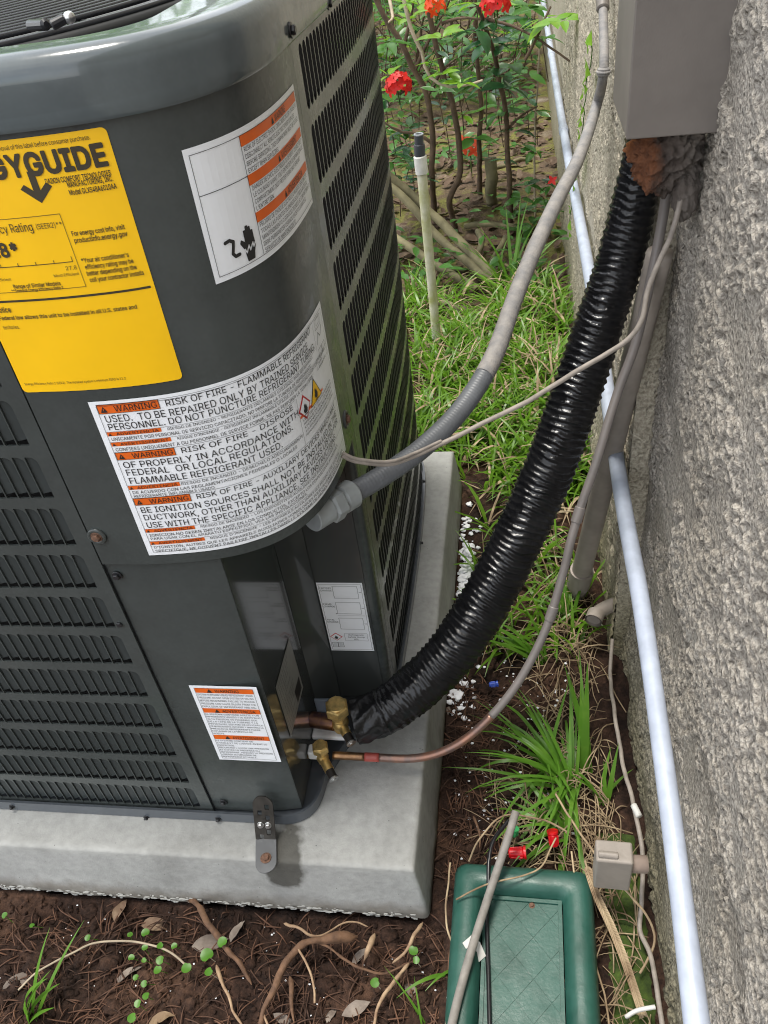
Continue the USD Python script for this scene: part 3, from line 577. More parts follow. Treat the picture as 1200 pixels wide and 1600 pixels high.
class Label:
    """print on a surface: S(u, v, off) maps sheet coordinates in metres (v upward from the top left corner, negative below) to the world"""
    def __init__(s, name, S, W, H, back=WHITE, r=0.0, parent=unit, label=None):
        s.S, s.W, s.H, s.layers = S, W, H, {}
        g = sbox(0, -H, W, 0)
        if r: g = g.buffer(-r).buffer(r, quad_segs=5)
        s.path = obj(name, s.map(s.grid(g), 0.0005), back, parent, smooth=False, label=label)
    def grid(s, g, step=0.006):
        m = MB(); x0, y0, x1, y1 = g.bounds
        for x in np.arange(x0, x1, step):
            c = g.intersection(sbox(x, y0 - 1, min(x + step, x1), y1 + 1))
            if not c.is_empty and c.area > 1e-12: m.add(flat(c))
        return m.mesh()
    def map(s, mesh, off): return s.S(mesh[0][:, 0], mesh[0][:, 1], off), mesh[1]
    def poly(s, key, g, off=0.0008):
        if g.area > 1e-12: s.layers.setdefault(key if key in 'ki' else (key, len(s.layers)), MB()).add(s.map(s.grid(g), off))
    def rect(s, key, u0, v0, u1, v1, off=0.0008): s.poly(key, sbox(min(u0, u1), min(v0, v1), max(u0, u1), max(v0, v1)), off)
    def frame(s, key, u0, v0, u1, v1, w=0.0005, off=0.0010):
        g = sbox(min(u0, u1), min(v0, v1), max(u0, u1), max(v0, v1)); s.poly(key, g.difference(g.buffer(-w, join_style=2)), off)
    def hline(s, key, v, u0, u1, w=0.0005): s.rect(key, u0, v - w / 2, u1, v + w / 2, 0.0010)
    def vline(s, key, u, v0, v1, w=0.0005): s.rect(key, u - w / 2, v0, u + w / 2, v1, 0.0010)
    def text(s, key, t, u, v, h, width=None, bold=False, off=0.0011):
        vv, f = text_flat(t, bold); x0, x1 = vv[:, 0].min(), vv[:, 0].max(); k = h if width is None else width / (x1 - x0)
        m = (np.c_[u + (vv[:, 0] - x0) * k, v + vv[:, 1] * h, np.zeros(len(vv))], f); s.layers.setdefault(key, MB()).add(s.map(m, off))
    def tri(s, key, u, v, h, key2=None):
        s.poly(key, Polygon([(u, v), (u + h, v), (u + h / 2, v + h * 0.95)]), 0.0011)
        if key2: s.rect(key2, u + h * 0.46, v + h * 0.28, u + h * 0.54, v + h * 0.66, 0.0013)
    def done(s, names, mats):
        for k, m in s.layers.items(): obj(names[k[0]], m.mesh(), mats[k[0]], s.path, smooth=False, kind='stuff' if k[0] in 'ki' else None)
NM = {'o': 'orange_band', 'k': 'lettering', 'w': 'white_mark', 'r': 'red_diamond', 'y': 'yellow_triangle', 'g': 'pale_panel'}
MT = {'o': ORANGE, 'k': INK, 'w': WHITE, 'r': RED, 'y': YELLOW, 'g': LGREY}
def flame(u, v, h):
    P = [(0.5, 0), (0.2, .05), (.05, .3), (.12, .5), (.22, .42), (.25, .7), (.4, 1.0), (.45, .75), (.6, .9), (.62, .62), (.8, .75), (.82, .5), (.95, .35), (.8, .05)]
    return Polygon([(u + (x - 0.5) * h * 0.75, v + y * h) for x, y in P]).buffer(0)

# --- large white warning label round the corner
s0, zt = cover_uv(137, 628); _, zb = cover_uv(237, 867); s1, _ = cover_uv(497, 475); s2, _ = cover_uv(539, 686)
W1 = (s1 + min(s2, CS[-1] - .004)) / 2 - s0 if s2 else s1 - s0; H1 = zt - zb
lab = Label('large_warning_label', lambda u, v, off: on_cover(np.clip(s0 + u, 0, CS[-1]), zt + v, off), W1, H1, label='large white label with orange bands wrapped round the corner')
Y0, Y1 = 255.0, 1540.0
def vv_of(Y):
    px = 130 + (25 + (Y - Y0) / (Y1 - Y0) * 550) / 5.333; py = 580 + Y / 5.333
    return gy(px, py, FY)[2] - zt
U = lambda a: a * W1
rowsL = [  # (kind, top, bottom in the crop of the left edge, band word, text, start, end)
    ('W', 285, 360, 'WARNING', 'RISK OF FIRE - FLAMMABLE REFRIGERANT', .235, .845), ('T', 372, 430, None, 'USED.  TO BE REPAIRED ONLY BY TRAINED SERVICE', .035, .80), ('T', 440, 494, None, 'PERSONNEL. DO NOT PUNCTURE REFRIGERANT TUBING.', .035, .855),
    ('S', 512, 543, 'ADVERTENCIA', 'RIESGO DE INCENDIO - REFRIGERANTE INFLAMABLE UTILIZADO. PARA SER REPARADO', .215, .82), ('t', 553, 581, None, 'UNICAMENTE POR PERSONAL DE SERVICIO CAPACITADO. NO PERFORE LA TUBERIA DE REFRIGERANTE.', .03, .80),
    ('S', 597, 628, 'AVERTISSEMENT', "RISQUE D'INCENDIE - REFRIGERANT INFLAMMABLE UTILISE. LES REPARATIONS DOIVENT ETRE", .235, .86), ('t', 640, 668, None, 'CONFIEES UNIQUEMENT A DU PERSONNEL DE SERVICE FORME. NE PAS PERFORER LA TUYAUTERIE.', .03, .80),
    ('W', 680, 742, 'WARNING', 'RISK OF FIRE - DISPOSE', .235, .64), ('T', 757, 808, None, 'OF PROPERLY IN ACCORDANCE WITH', .035, .66), ('T', 820, 872, None, 'FEDERAL  OR LOCAL REGULATIONS.', .035, .62), ('T', 888, 940, None, 'FLAMMABLE REFRIGERANT USED.', .035, .56),
    ('S', 958, 989, 'ADVERTENCIA', 'RIESGO DE INCENDIO - DESECHELO ADECUADAMENTE', .20, .66), ('t', 998, 1023, None, 'DE ACUERDO CON LAS REGLAMENTACIONES FEDERALES O LOCALES', .03, .62), ('t', 1030, 1054, None, 'REFRIGERANTE INFLAMABLE USADO', .03, .30),
    ('W', 1061, 1119, 'WARNING', 'RISK OF FIRE - AUXILIARY DEVICES WHICH MAY', .235, .95), ('T', 1134, 1181, None, 'BE IGNITION SOURCES SHALL NOT BE INSTALLED IN THE', .035, .95), ('T', 1196, 1242, None, 'DUCTWORK, OTHER THAN AUXILIARY DEVICES LISTED FOR', .035, .95), ('T', 1258, 1305, None, 'USE WITH THE SPECIFIC APPLIANCE. SEE INSTRUCTIONS.', .035, .90),
    ('S', 1318, 1345, 'ADVERTENCIA', 'RIESGO DE INCENDIO - LOS DISPOSITIVOS AUXILIARES QUE PUEDAN SER FUENTE DE', .215, .88), ('t', 1355, 1378, None, 'IGNICION NO DEBEN INSTALARSE EN LOS CONDUCTOS, EXCEPTO LOS DISPOSITIVOS AUXILIARES', .03, .90), ('t', 1384, 1405, None, 'PARA USAR CON EL APARATO ESPECIFICO. VEA LAS INSTRUCCIONES.', .03, .62),
    ('S', 1420, 1446, 'AVERTISSEMENT', "RISQUE D'INCENDIE - LES APPAREILS AUXILIAIRES QUI PEUVENT ETRE SOURCES", .235, .90), ('t', 1455, 1476, None, "D'IGNITION, AUTRES QUE LES APPAREILS AUXILIAIRES HOMOLOGUES POUR UN USAGE AVEC L'APPAREIL", .03, .95), ('t', 1485, 1507, None, 'SPECIFIQUE, NE DOIVENT PAS ETRE INSTALLES DANS LE SYSTEME DE GAINES. VOIR INSTRUCTIONS.', .03, .95)]
lab.frame('k', U(.02), -0.0045, U(.98), -H1 + 0.004, 0.00035)
for kind, a, b, word, t, u0, u1 in rowsL:
    vt, vb = vv_of(a), vv_of(b); h = vt - vb
    if kind == 'W':
        lab.rect('o', U(.022), vt, U(.215), vb); lab.frame('k', U(.022), vt, U(.215), vb, 0.0004); lab.tri('k', U(.03), vb + h * .15, h * .68, 'o'); lab.text('k', word, U(.075), vb + h * .18, h * .64, U(.132), off=0.0012)
        lab.text('k', t, U(u0), vb + h * .16, h * .68, U(u1 - u0))
        lab.hline('k', vt + 0.0002, U(.02), U(.86 if word == 'WARNING' and a < 400 else .98 if a > 1000 else .655), 0.0003)
    elif kind == 'S':
        e = .195 if word[2] == 'V' else .215
        lab.rect('o', U(.022), vt, U(e), vb); lab.tri('k', U(.026), vb + h * .12, h * .75); lab.text('k', word, U(.052), vb + h * .14, h * .74, U(e - .060), off=0.0012)
        lab.text('k', t, U(u0), vb + h * .16, h * .70, U(u1 - u0)); lab.hline('k', vt + 0.0004, U(.02), U(.655 if 900 < a < 1000 else .86 if a < 700 else .98), 0.00025)
    elif kind == 'T': lab.text('k', t, U(u0), vb, h * .98, U(u1 - u0))
    else: lab.text('k', t, U(u0), vb, h * .95, U(u1 - u0))
# right column: symbols and the hazard pictures
vA, vB, vC = -0.0045, vv_of(680), vv_of(1055)
lab.vline('k', U(.87), vA, vv_of(540), 0.0003); lab.vline('k', U(.665), vB, vC, 0.0003)
def bookicon(u, v, w_, h_):
    lab.frame('k', u, v, u + w_ / 2, v + h_, 0.0004); lab.frame('k', u + w_ / 2, v, u + w_, v + h_, 0.0004)
lab.frame('k', U(.892), vA - .012, U(.955), vA - .002, 0.0004); lab.frame('k', U(.905), vA - .009, U(.942), vA - .003, 0.0003)
lab.poly('k', LineString([(U(.89), vA - .026), (U(.91), vA - .016), (U(.93), vA - .022), (U(.96), vA - .015)]).buffer(0.0004)); bookicon(U(.888), vA - .040, U(.075), .009)
lab.frame('k', U(.845), vv_of(590), U(.975), vv_of(672), 0.0003)
for k, t in enumerate(('Refrigerant', 'Safety', 'Group A2L')): lab.text('k', t, U(.862), vv_of(612) - k * 0.0040, 0.0024, U(.085 if k != 1 else .045))
dc = (U(.705), (vv_of(800) + vv_of(735)) / 2 - 0.004); ds = 0.0135
dm = Polygon([(dc[0], dc[1] + ds), (dc[0] + ds * .85, dc[1]), (dc[0], dc[1] - ds), (dc[0] - ds * .85, dc[1])])
lab.poly('r', dm); lab.poly('w', dm.buffer(-0.0018), 0.0011); lab.poly('k', flame(dc[0], dc[1] - 0.006, 0.011), 0.0014); lab.rect('k', dc[0] - .004, dc[1] - .0075, dc[0] + .004, dc[1] - .0066, 0.0014)
tc_ = (U(.795), dc[1] + 0.003); tr = Polygon([(tc_[0] - .0135, tc_[1] - .011), (tc_[0] + .0135, tc_[1] - .011), (tc_[0], tc_[1] + .013)])
lab.poly('k', tr.buffer(0.0005), 0.0008); lab.poly('y', tr.buffer(-0.0007), 0.0011); lab.poly('k', flame(tc_[0], tc_[1] - 0.0075, 0.011), 0.0014); lab.rect('k', tc_[0] - .004, tc_[1] - .0093, tc_[0] + .004, tc_[1] - .0084, 0.0014)
lab.rect('o', U(.668), vv_of(852), U(.86), vv_of(832))
for k in range(5): lab.text('k', ("LES ETIQUETTES D'ADVERTENCIA", 'RISQUE DE FEU - ELIMINER', 'CONFORMEMENT', 'A LA REGLEMENTATION FEDERALE OU LOCALE.', 'REFRIGERANT INFLAMMABLE UTILISE')[k], U(.68), vv_of(885 + k * 30), 0.0022, U(.27))
lab.done(NM, MT)

# --- shock warning label, upper right on the cover
sa, za = cover_uv(283, 235); sb_, zb2 = cover_uv(335, 445); sc_, zc = cover_uv(458, 137) or (CS[-1] - .006, .94); 
W2, H2, = min(sc_, CS[-1] - .004) - sa, za - zb2
l2 = Label('shock_warning_label', lambda u, v, off: on_cover(np.clip(sa + u, 0, CS[-1]), za + v, off), W2, H2, label='white shock warning label with three orange bands and a hand symbol')
l2.frame('k', .004, -.0045, W2 - .003, -H2 + .0045, .0004); cx = W2 * .285; l2.vline('k', cx, -.0045, -H2 + .0045); l2.hline('k', -H2 * .335, .004, cx)
words = (('WARNING', ('RISK OF ELECTRIC SHOCK. CAN CAUSE INJURY OR DEATH.', 'DISCONNECT ALL REMOTE ELECTRIC POWER SUPPLIES', 'BEFORE SERVICING. THIS COMPARTMENT MUST BE CLOSED', 'EXCEPT WHEN SERVICING.')),
         ('AVERTISSEMENT', ('DANGER DE CHOC ELECTRIQUE OU DE MORT. COUPEZ TOUT', "LE COURANT AVANT TOUT ENTRETIEN OU REPARATION. LE", 'COMPARTIMENT DOIT RESTER FERME SAUF PENDANT', "L'ENTRETIEN.")),
         ('ADVERTENCIA', ('PELIGRO DE CHOQUE ELECTRICO O MUERTE. DESCONECTE', 'TODAS LAS FUENTES DE ENERGIA ELECTRICA ANTES DE', 'MANTENIMIENTO O SERVICIO TECNICO. EL COMPARTIMENTO', 'DEBE PERMANECER CERRADO EXCEPTO DURANTE EL', 'SERVICIO DE MANTENIMIENTO.')))
v = -.0048; IH = H2 - .0095; bh = IH * .085
for wd, ls in words:
    l2.rect('o', cx, v, W2 - .0034, v - bh); l2.tri('k', cx + (W2 - cx) * .40, v - bh * .86, bh * .72); l2.text('k', wd, cx + (W2 - cx) * .46, v - bh * .84, bh * .68, (W2 - cx) * (.22 if len(wd) < 8 else .36), off=.0012); v -= bh
    lh = IH * (.745 / 13.0)
    for t in ls: v -= lh; l2.text('k', t, cx + .0025, v + lh * .2, lh * .66, (W2 - cx - .008) * min(1, len(t) / 50.0))
    v -= IH * 0.0005
# hand and wire pictogram
hx, hy, q_ = cx - .0205, -H2 * .93, .0135
hand = [Polygon([(.18, 0), (.72, 0), (.80, .35), (.98, .72), (.95, 1.1), (.28, 1.1), (.12, .6)]), sbox(.24, 1.0, .40, 1.75), sbox(.43, 1.0, .59, 1.95), sbox(.62, 1.0, .77, 1.85), sbox(.80, .9, .94, 1.6), Polygon([(.2, .55), (-.15, 1.15), (-.05, 1.3), (.3, 1.0)])]
hand = unary_union([g.buffer(-.02).buffer(.05) for g in hand]); bolt = LineString([(-.2, .55), (.1, .72), (.2, .5), (.45, .85), (.5, .55), (.8, .9), (.82, .65), (1.1, .95)]).buffer(.05)
wire = LineString([(-1.15, 1.55), (-.85, 1.6), (-.6, 1.45), (-.7, 1.1), (-.8, .8), (-.65, .6), (-.35, .62)]).buffer(.10)
tf_ = lambda g: shapely.affinity.affine_transform(g, [q_, 0, 0, q_, hx, hy])
import shapely.affinity
l2.poly('k', tf_(hand.difference(bolt)), .0010); l2.poly('k', tf_(wire), .0010)
l2.done(NM, MT)

# --- yellow energy label
yr, yzt = cover_uv(165, 197); _, yzb = cover_uv(290, 590); W3 = yr + 0.0005; H3 = yzt - yzb
l3 = Label('yellow_energy_label', lambda u, v, off: on_cover(u - 0.0005 + 0.0006, yzt + v, off), W3 - .001, H3, YELLOW, r=.004, label='yellow energy rating label on the upper front corner')
def ypos(px, py): s, z = cover_uv(max(px, 0), py) or (0, 0); return s, z - yzt
g3 = lambda px, py: ypos(px, py)
_, v1 = g3(152, 210); l3.text('i', 'U.S. Government. Federal law prohibits removal of this label before consumer purchase.', .004, v1 - .002, .0030, W3 - .017)
vt, vb = g3(160, 223)[1], g3(172, 262)[1]; lh = vt - vb
uG, uE, uY = g3(45, 275)[0], g3(171, 262)[0], g3(17, 277)[0]
l3.text('i', 'GUIDE', uG, vb + lh * .15, lh * .84, uE - uG, bold=5); l3.text('i', 'Y', uY, vb + lh * .15, lh * .84, uG - uY - .001, bold=5); l3.text('i', 'ENERG', .005, vb + lh * .15, lh * .84, uY - .006, bold=5)
ya, _ = g3(32, 235); aw = .0035; top_, bot_ = g3(40, 262)[1], g3(54, 318)[1]
l3.rect('i', ya - .0016, vb + lh * .3, ya + .0034, bot_ + .006); l3.poly('i', Polygon([(ya - .0105, bot_ + .0105), (ya + .001, bot_), (ya + .0125, bot_ + .0105), (ya + .009, bot_ + .0135), (ya + .001, bot_ + .0065), (ya - .007, bot_ + .0135)]))
for (px0, px1, py, t, h) in ((71, 174, 285, 'DAIKIN COMFORT TECNOLOGIES', .0036), (105, 177, 290, 'MANUFACTURING, INC.', .0036), (109, 183, 302, 'Model GLXS4BA6010AA', .0036), (112, 195, 366, 'For energy cost info, visit', .0034), (116, 199, 377, 'productinfo.energy.gov', .0036), (128, 201, 408, "*Your air conditioner's", .0034), (133, 208, 418, 'efficiency rating may be', .0034), (136, 214, 428, 'better depending on the', .0034), (140, 225, 438, 'coil your contractor installs', .0034), (22, 94, 448, 'Range of Similar Models', .0030), (19, 98, 454, '**Seasonal Energy Efficiency Ratio 2', .0022)):
    a, v_ = g3(px0, py); b, _ = g3(px1, py - (px1 - px0) * .115); l3.text('i', t, a, v_ - .001, h, b - a, bold=2)
fx, fy = g3(93, 333); fx2, fy2 = g3(136, 447); l3.frame('i', .006, fy, fx, fy2, .0004)
l3.text('i', 'Efficiency Rating', .018, g3(40, 361)[1], .0062, g3(52, 358)[0] - .018); a, v_ = g3(54, 358); l3.text('i', '(SEER2)**', a + .002, v_, .0038, .019)
a, v_ = g3(31, 397); l3.text('i', '13.8*', a - .034, v_ - .001, .0100, .034, bold=4)
a, v_ = g3(113, 408); l3.hline('i', v_, .014, a, .0006)
for k in range(6): l3.vline('i', .014 + (a - .014) * k / 5, v_, v_ + .004 - (k < 5) * .0015, .0005)
l3.text('i', '27.8', a - .007, v_ - .0060, .0030); l3.text('i', 'Most Efficient', a - .018, v_ - .0105, .0022); l3.text('i', '13.8', .012, v_ - .0060, .0030); l3.text('i', 'Least Efficient', .012, v_ - .0105, .0022)
_, v_ = g3(242, 446); l3.rect('i', 0.004, v_ + .0009, W3 - .004, v_ - .0009)
a, v_ = g3(0, 490); l3.text('i', 'Notice', .008, v_ + .0012, .0044, g3(19, 488)[0] - .008, bold=True)
l3.text('i', 'Federal law allows this unit to be installed in all U.S. states and', .008, g3(100, 491)[1] - .0014, .0032, g3(213, 477)[0] - .008, bold=2); l3.text('i', 'territories.', .008, g3(20, 511)[1] - .0012, .0032, g3(30, 509)[0] - .008)
a, v_ = g3(40, 601); l3.text('i', 'Energy Efficiency Ratio 2 (EER2). The installed system\'s minimum EER2 is 11.2', a, v_, .0022, .088)
l3.done({'i': 'lettering'}, {'i': INKB})

# --- small warning label on the lower front panel
def flat_label(name, tl, tr_, bl, y, **kw):
    A, B, C = gy(*tl, y), gy(*tr_, y), gy(*bl, y); W_, H_ = B[0] - (A[0] + C[0]) / 2, (A[2] + gy(*tr_, y)[2]) / 2 - C[2]
    x0, z0 = (A[0] + C[0]) / 2, (A[2] + B[2]) / 2
    return Label(name, lambda u, v, off: np.stack([x0 + u, np.full(np.shape(u), y - off), z0 + v], -1), W_, H_, **kw)
l4 = flat_label('small_warning_label', (299, 1077), (398, 1066), (342, 1186), FY + .0028, label='small white label with three orange bands on the lower front panel')
W4, H4 = l4.W, l4.H; l4.frame('k', .005, -.004, W4 - .005, -H4 + .004, .0004)
t4 = (('WARNING', ('SYSTEM CONTAINS LIQUID REFRIGERANT UNDER', 'PRESSURE. DO NOT OPEN SYSTEM OR VALVES', 'BEFORE RECOVERING. FAILURE TO RELEASE', 'PRESSURE CAN CAUSE INJURY FROM THE', 'EXPULSION OF REFRIGERANT AND OIL.')), ('ADVERTENCIA', ('EL SISTEMA CONTIENE ACEITE Y UN', 'REFRIGERANTE LIQUIDO Y DE ACEITE BAJO', 'ALTA PRESION. ES PROBABLE QUE', 'DE LA TAPA DE LA TUBERIA Y LA', 'PRESION DEL SISTEMA DE APLICAR LA', 'DE REFRIGERANTE. RECUPERE Y MANTENGA LA', 'PRESION DE REFRIGERANTE PUEDE', 'EXPULSAR DE LA MEZCLA DE', 'ACEITE.')), ('AVERTISSEMENT', ('LE SYSTEME CONTIENT DE', "L'HUILE ET DE LIQUIDE AVANT LE", 'DEMONTAGE.', 'RECUPERER L AVOIR UNE PRESSION', 'ET EVITER LA PRESENCE DU', 'REFRIGERANT, PENDANT LA PRESSION', 'LIBERER DU MELANGE DE', 'REFRIGERANT ET HUILE.')))
v = -.0044
for (wd, ls), fr_ in zip(t4, (.27, .38, .35)):
    tot = (H4 - .0088) * fr_; bh = .0085; l4.rect('o', .0054, v, W4 - .0054, v - bh); l4.tri('k', W4 * .24, v - bh * .88, bh * .76); l4.text('k', wd, W4 * .36, v - bh * .82, bh * .64, W4 * (.36 if len(wd) < 8 else .5), off=.0012)
    lh = (tot - bh - .0012) / len(ls)
    for i, t in enumerate(ls): l4.text('k', t, .0065, v - bh - (i + .82) * lh, lh * .58, min((W4 - .014), .0021 * len(t)))
    v -= tot
l4.done(NM, MT)

# --- charge label in the recess and the silver data plate beside it
tl_, tr2, bl2 = gy(492, 908, .7455), gy(565, 912, .7455), gy(517, 1015, .7455)
W5, H5 = .0615, .135; x5, z5 = -.2660, gy(530, 910, .7455)[2]
l5 = Label('charge_label', lambda u, v, off: np.stack([x5 + u, np.full(np.shape(u), .7453 - off), z5 + v], -1), W5, H5, label='white refrigerant charge label on the dark recessed panel')
l5.frame('k', .002, -.003, W5 - .002, -H5 + .003, .0004)
for k, (a, b) in enumerate((('FACTORY', 'CHARGE'), ('FIELD', 'CHARGE'), ('TOTAL', 'CHARGE'))):
    v = -.006 - k * .0305; l5.frame('k', .0205, v, .0205 + .0335, v - .0225, .0004); l5.text('k', a, .0035, v - .005, .0028, .0155 if k == 0 else .011); l5.text('k', b, .0035, v - .0095, .0028, .0155); l5.text('k', 'oz', .0552, v - .012, .0022)
l5.text('k', '+', .018, -.060, .004); l5.hline('k', -.0625, .02, W5 - .003, .0003)
dm = Polygon([(.0115, -.0975), (.0205, -.1055), (.0115, -.1135), (.0025, -.1055)]); l5.poly('r', dm); l5.poly('w', dm.buffer(-.0010), .0011); l5.poly('k', flame(.0115, -.1095, .0075), .0014)
l5.frame('k', .0235, -.0985, .0560, -.1135, .0003)
for k, t in enumerate(('Refrigerant', 'Safety Group', 'A2L')): l5.text('k', t, (.0295, .0280, .0360)[k], -.1026 - k * .0045, .0027, (.021, .024, .007)[k])
l5.frame('k', .004, -.117, .0120, -.127, .0005); l5.frame('k', .0120, -.117, .0200, -.127, .0005)
for k in range(3): l5.hline('k', -.119 - k * .0025, .0055, .0105, .0004); l5.hline('k', -.119 - k * .0025, .0135, .0185, .0004)
l5.done(NM, MT)
x6 = -.2905
l6 = Label('data_plate', lambda u, v, off: np.stack([np.full(np.shape(u), x6 + off), .590 + u, .331 + v], -1), .079, .100, SILVER, label='silver data plate on the recess side panel')
l6.frame('k', .0015, -.002, .0775, -.098, .0004); r6 = random.Random(3)
for k in range(15):
    t = ('COMPRESSOR  208/230 V  60 HZ', 'OUTDOOR FAN MOTOR  208/230', 'MINIMUM CIRCUIT AMPACITY', 'MAX OVERCURRENT DEVICE', 'FACTORY CHARGE', 'DESIGN PRESSURE HIGH LOW', 'OUTDOOR USE')[k % 7]; l6.text('k', t, .004, -.0085 - k * .0061, .0030, .0018 * len(t))
l6.rect('k', .048, -.070, .0735, -.094)
l6.done(NM, MT)
# small barcode-like code labels are left blank

# ================================================================== VALVES
def hexcap(c, ax, r, h, bev=.0015): c = np.asarray(c, float); ax = np.asarray(ax, float) / np.linalg.norm(ax); return cyl(c, c + ax * h, r, 6, bev=bev)
vb1 = gd(531, 1128, 1.135); vb2 = gd(504, 1183, 1.128)
def valve(name, c, k, lab_):
    m = MB(); up = np.array([0.03, -0.03, 1.0]); up /= np.linalg.norm(up)
    m.add(cyl(c - up * .016 * k, c + up * .012 * k, .0095 * k, 20, bev=.002)).add(trimesh.creation.icosphere(2, .0118 * k).apply_translation(c))
    m.add(cyl(c + up * .008 * k, c + up * .022 * k, .0085 * k, 20, r2=.0125 * k))
    path = obj(name, m.mesh(), BRASS, unit, smooth=35, label=lab_)
    obj('hex_cap', MB().add(hexcap(c + up * .021 * k, up, .0158 * k, .017 * k, .002)).add(cyl(c + up * .038 * k, c + up * .0405 * k, .0125 * k, 24, bev=.001)).mesh(), BRASS, path, smooth=25)
    side = np.array([.55, -.80, -.18]); side /= np.linalg.norm(side)
    obj('service_port', MB().add(cyl(c + side * .006, c + side * .022, .0068, 16)).mesh(), BRASS, path)
    obj('port_cap', MB().add(cyl(c + side * .021, c + side * .034, .0062, 20, bev=.0006)).mesh(), mat('black_cap_' + name, (.02, .017, .015), rough=.35), path)
    obj('port_nut', MB().add(cyl(c + side * .034, c + side * .0368, .0073, 24, bev=.0006)).add(cyl(c + side * .0366, c + side * .0374, .0028, 12)).mesh(), STEEL, path, smooth=30)
    return path
v1p = valve('suction_valve', vb1, 1.05, 'larger brass service valve where the black hose starts')
v2p = valve('liquid_valve', vb2, .74, 'smaller brass service valve on the copper line')
obj('stub_pipe', MB().add(tube([(x6 + .0005, vb1[1] + .004, vb1[2] - .002), vb1 - [.008, 0, .002]], .0115, 20)).mesh(), mat('scorched_copper', (.42, .22, .11), rough=.28, metal=1, color2=(.16, .09, .12), vscale=70), unit, label='heat scorched copper stub at the larger valve')
obj('stub_pipe', MB().add(tube([(x6 + .0005, vb2[1] + .002, vb2[2]), vb2], .0045, 14)).mesh(), BRASS, unit)
obj('valve_bracket', rbox(vb1 + [-.034, .012, -.004], vb1 + [-.008, .016, .032], .0018), mat('bracket_blue_grey', (.10, .12, .145), rough=.3), unit, smooth=True)
obj('pipe_grommet', rbox((x6, vb1[1] - .012, vb1[2] - .028), vb1 + [.010, .010, -.020], .003), mat('white_foam', (.75, .76, .76), rough=.7, bump=.5, bscale=300), unit, smooth=True)
obj('pipe_grommet', rbox((x6 + .0005, vb2[1] - .004, vb2[2] - .002), (x6 + .014, vb2[1] + .012, vb2[2] + .014), .003), mat('white_foam_small', (.75, .76, .76), rough=.7, bump=.5, bscale=300), unit, smooth=True)

# ================================================================== HOLD-DOWN STRAP
A, B, C = gy(411, 1257, .5405), gz(416, 1311, PT + .004), gz(416, 1349, PT + .004)
st = thing('hold_down_strap', 'slotted dark metal strap bolting the unit to the slab', 'bracket', B)
def strap(P, Q, w_, th, holes, rnd):
    L_ = np.linalg.norm(Q - P); ex = np.array([1.0, 0.03, 0]); ey = (Q - P) / L_; ex -= ey * np.dot(ex, ey); ex /= np.linalg.norm(ex); ez = np.cross(ex, ey)
    if ez[2] < 0: ez = -ez
    g = sbox(-w_ / 2, 0, w_ / 2, L_)
    if rnd == 0: g = g.union(Point(0, 0).buffer(w_ / 2))
    if rnd == 1: g = g.union(Point(0, L_).buffer(w_ / 2))
    for hx_, hy_, hw_, hh_ in holes: g = g.difference(sbox(hx_ - hw_, hy_ - hh_, hx_ + hw_, hy_ + hh_).buffer(.0008))
    m = extrude(g, th); return place(m, P, ex, ey, ez), ex, ey, ez, L_
w_ = .027
m1, ex, ey, ez, L_ = strap(A, B, w_, .002, [(sx, L_ * ty, .0021, .0030) for sx, ty in ((.005, .05), (-.005, .22), (.005, .36), (.005, .78), (-.005, .92))] if (L_ := np.linalg.norm(B - A)) else [], 0)
STRAPM = mat('strap_metal', (.060, .055, .048), rough=.4, metal=.6, var=.3, vscale=60); obj('slotted_arm', m1, STRAPM, st, smooth=30)
for sx in (-.005, .005): screw_at(A + ey * L_ * .56 + ex * sx + ez * .002, ez, .0032, STEEL, st)
m2, ex2, ey2, ez2, L2 = strap(B, C, w_, .002, [], 1); obj('foot', m2, mat('strap_foot', (.16, .165, .17), rough=.35, metal=.6), st, smooth=30)
screw_at(B + (C - B) * .82 + ez2 * .002, ez2, .0050, RUST, st, name='anchor_bolt')

# ================================================================== BLACK INSULATED HOSE
hp = [(1012, 215, .88), (1004, 260, .89), (985, 340, .92), (965, 420, .95), (938, 500, .975), (908, 590, 1.0), (874, 690, 1.025), (842, 770, 1.05), (800, 860, 1.075), (752, 950, 1.10), (706, 1018, 1.115), (660, 1066, 1.125), (612, 1104, 1.13), (575, 1121, 1.13), (553, 1127, 1.13)]
HP, HS = resample(catmull([gd(*q_) for q_ in hp], 10), .0014)
Lh = HS[-1]
wpx = np.interp(np.arange(len(HP)), np.linspace(0, len(HP) - 1, 6), [66, 73, 78, 78, 77, 72]); depth = (HP - CAM) @ fwd; rad = wpx * depth / F / 2
def hose_r(i, th):
    s = HS[i][:, None]; t = th[None, :]; low = np.clip((s / Lh - .78) / .12, 0, 1); end = np.clip((s - (Lh - .040)) / .006, 0, 1)
    p = np.stack([np.cos(t) * 1.5 + 0 * s, np.sin(t) * 1.5 + 0 * s, s * 26 + 0 * t], -1)
    wob = meshkit.fbm(p * 1.2 + 40, 3, 6) - .5; cr = meshkit.fbm(p * np.array([3.0, 3.0, 3.2]) + 7, 3, 9) - .5
    pit = .0092
    ph = (s + .0100 * wob + .0020 * np.sin(2 * t + s * 40)) / pit
    fr_ = ph - np.floor(ph); rib = 1 - np.abs(np.sin(math.pi * fr_)) ** .8
    h = .095 * (1 - .55 * low) * (1 - end) * (rib - .25) + (.10 + .05 * low) * cr * (1 - end)
    h = h + end * (.14 * cr + .03 * np.sin(9 * t + 200 * s) - .02)
    return rad[i][:, None] * (1 + h)
ho = thing('insulated_hose', 'glossy black ribbed hose sagging from the wall box to the brass valve', 'hose', HP[-1])
ncut = int(len(HP) * (1 - .040 / Lh))
obj('ribbed_sleeve', tube(HP[:ncut], 0, 48, True, lambda i, t: hose_r(i, t)), HOSE, ho, smooth=True)
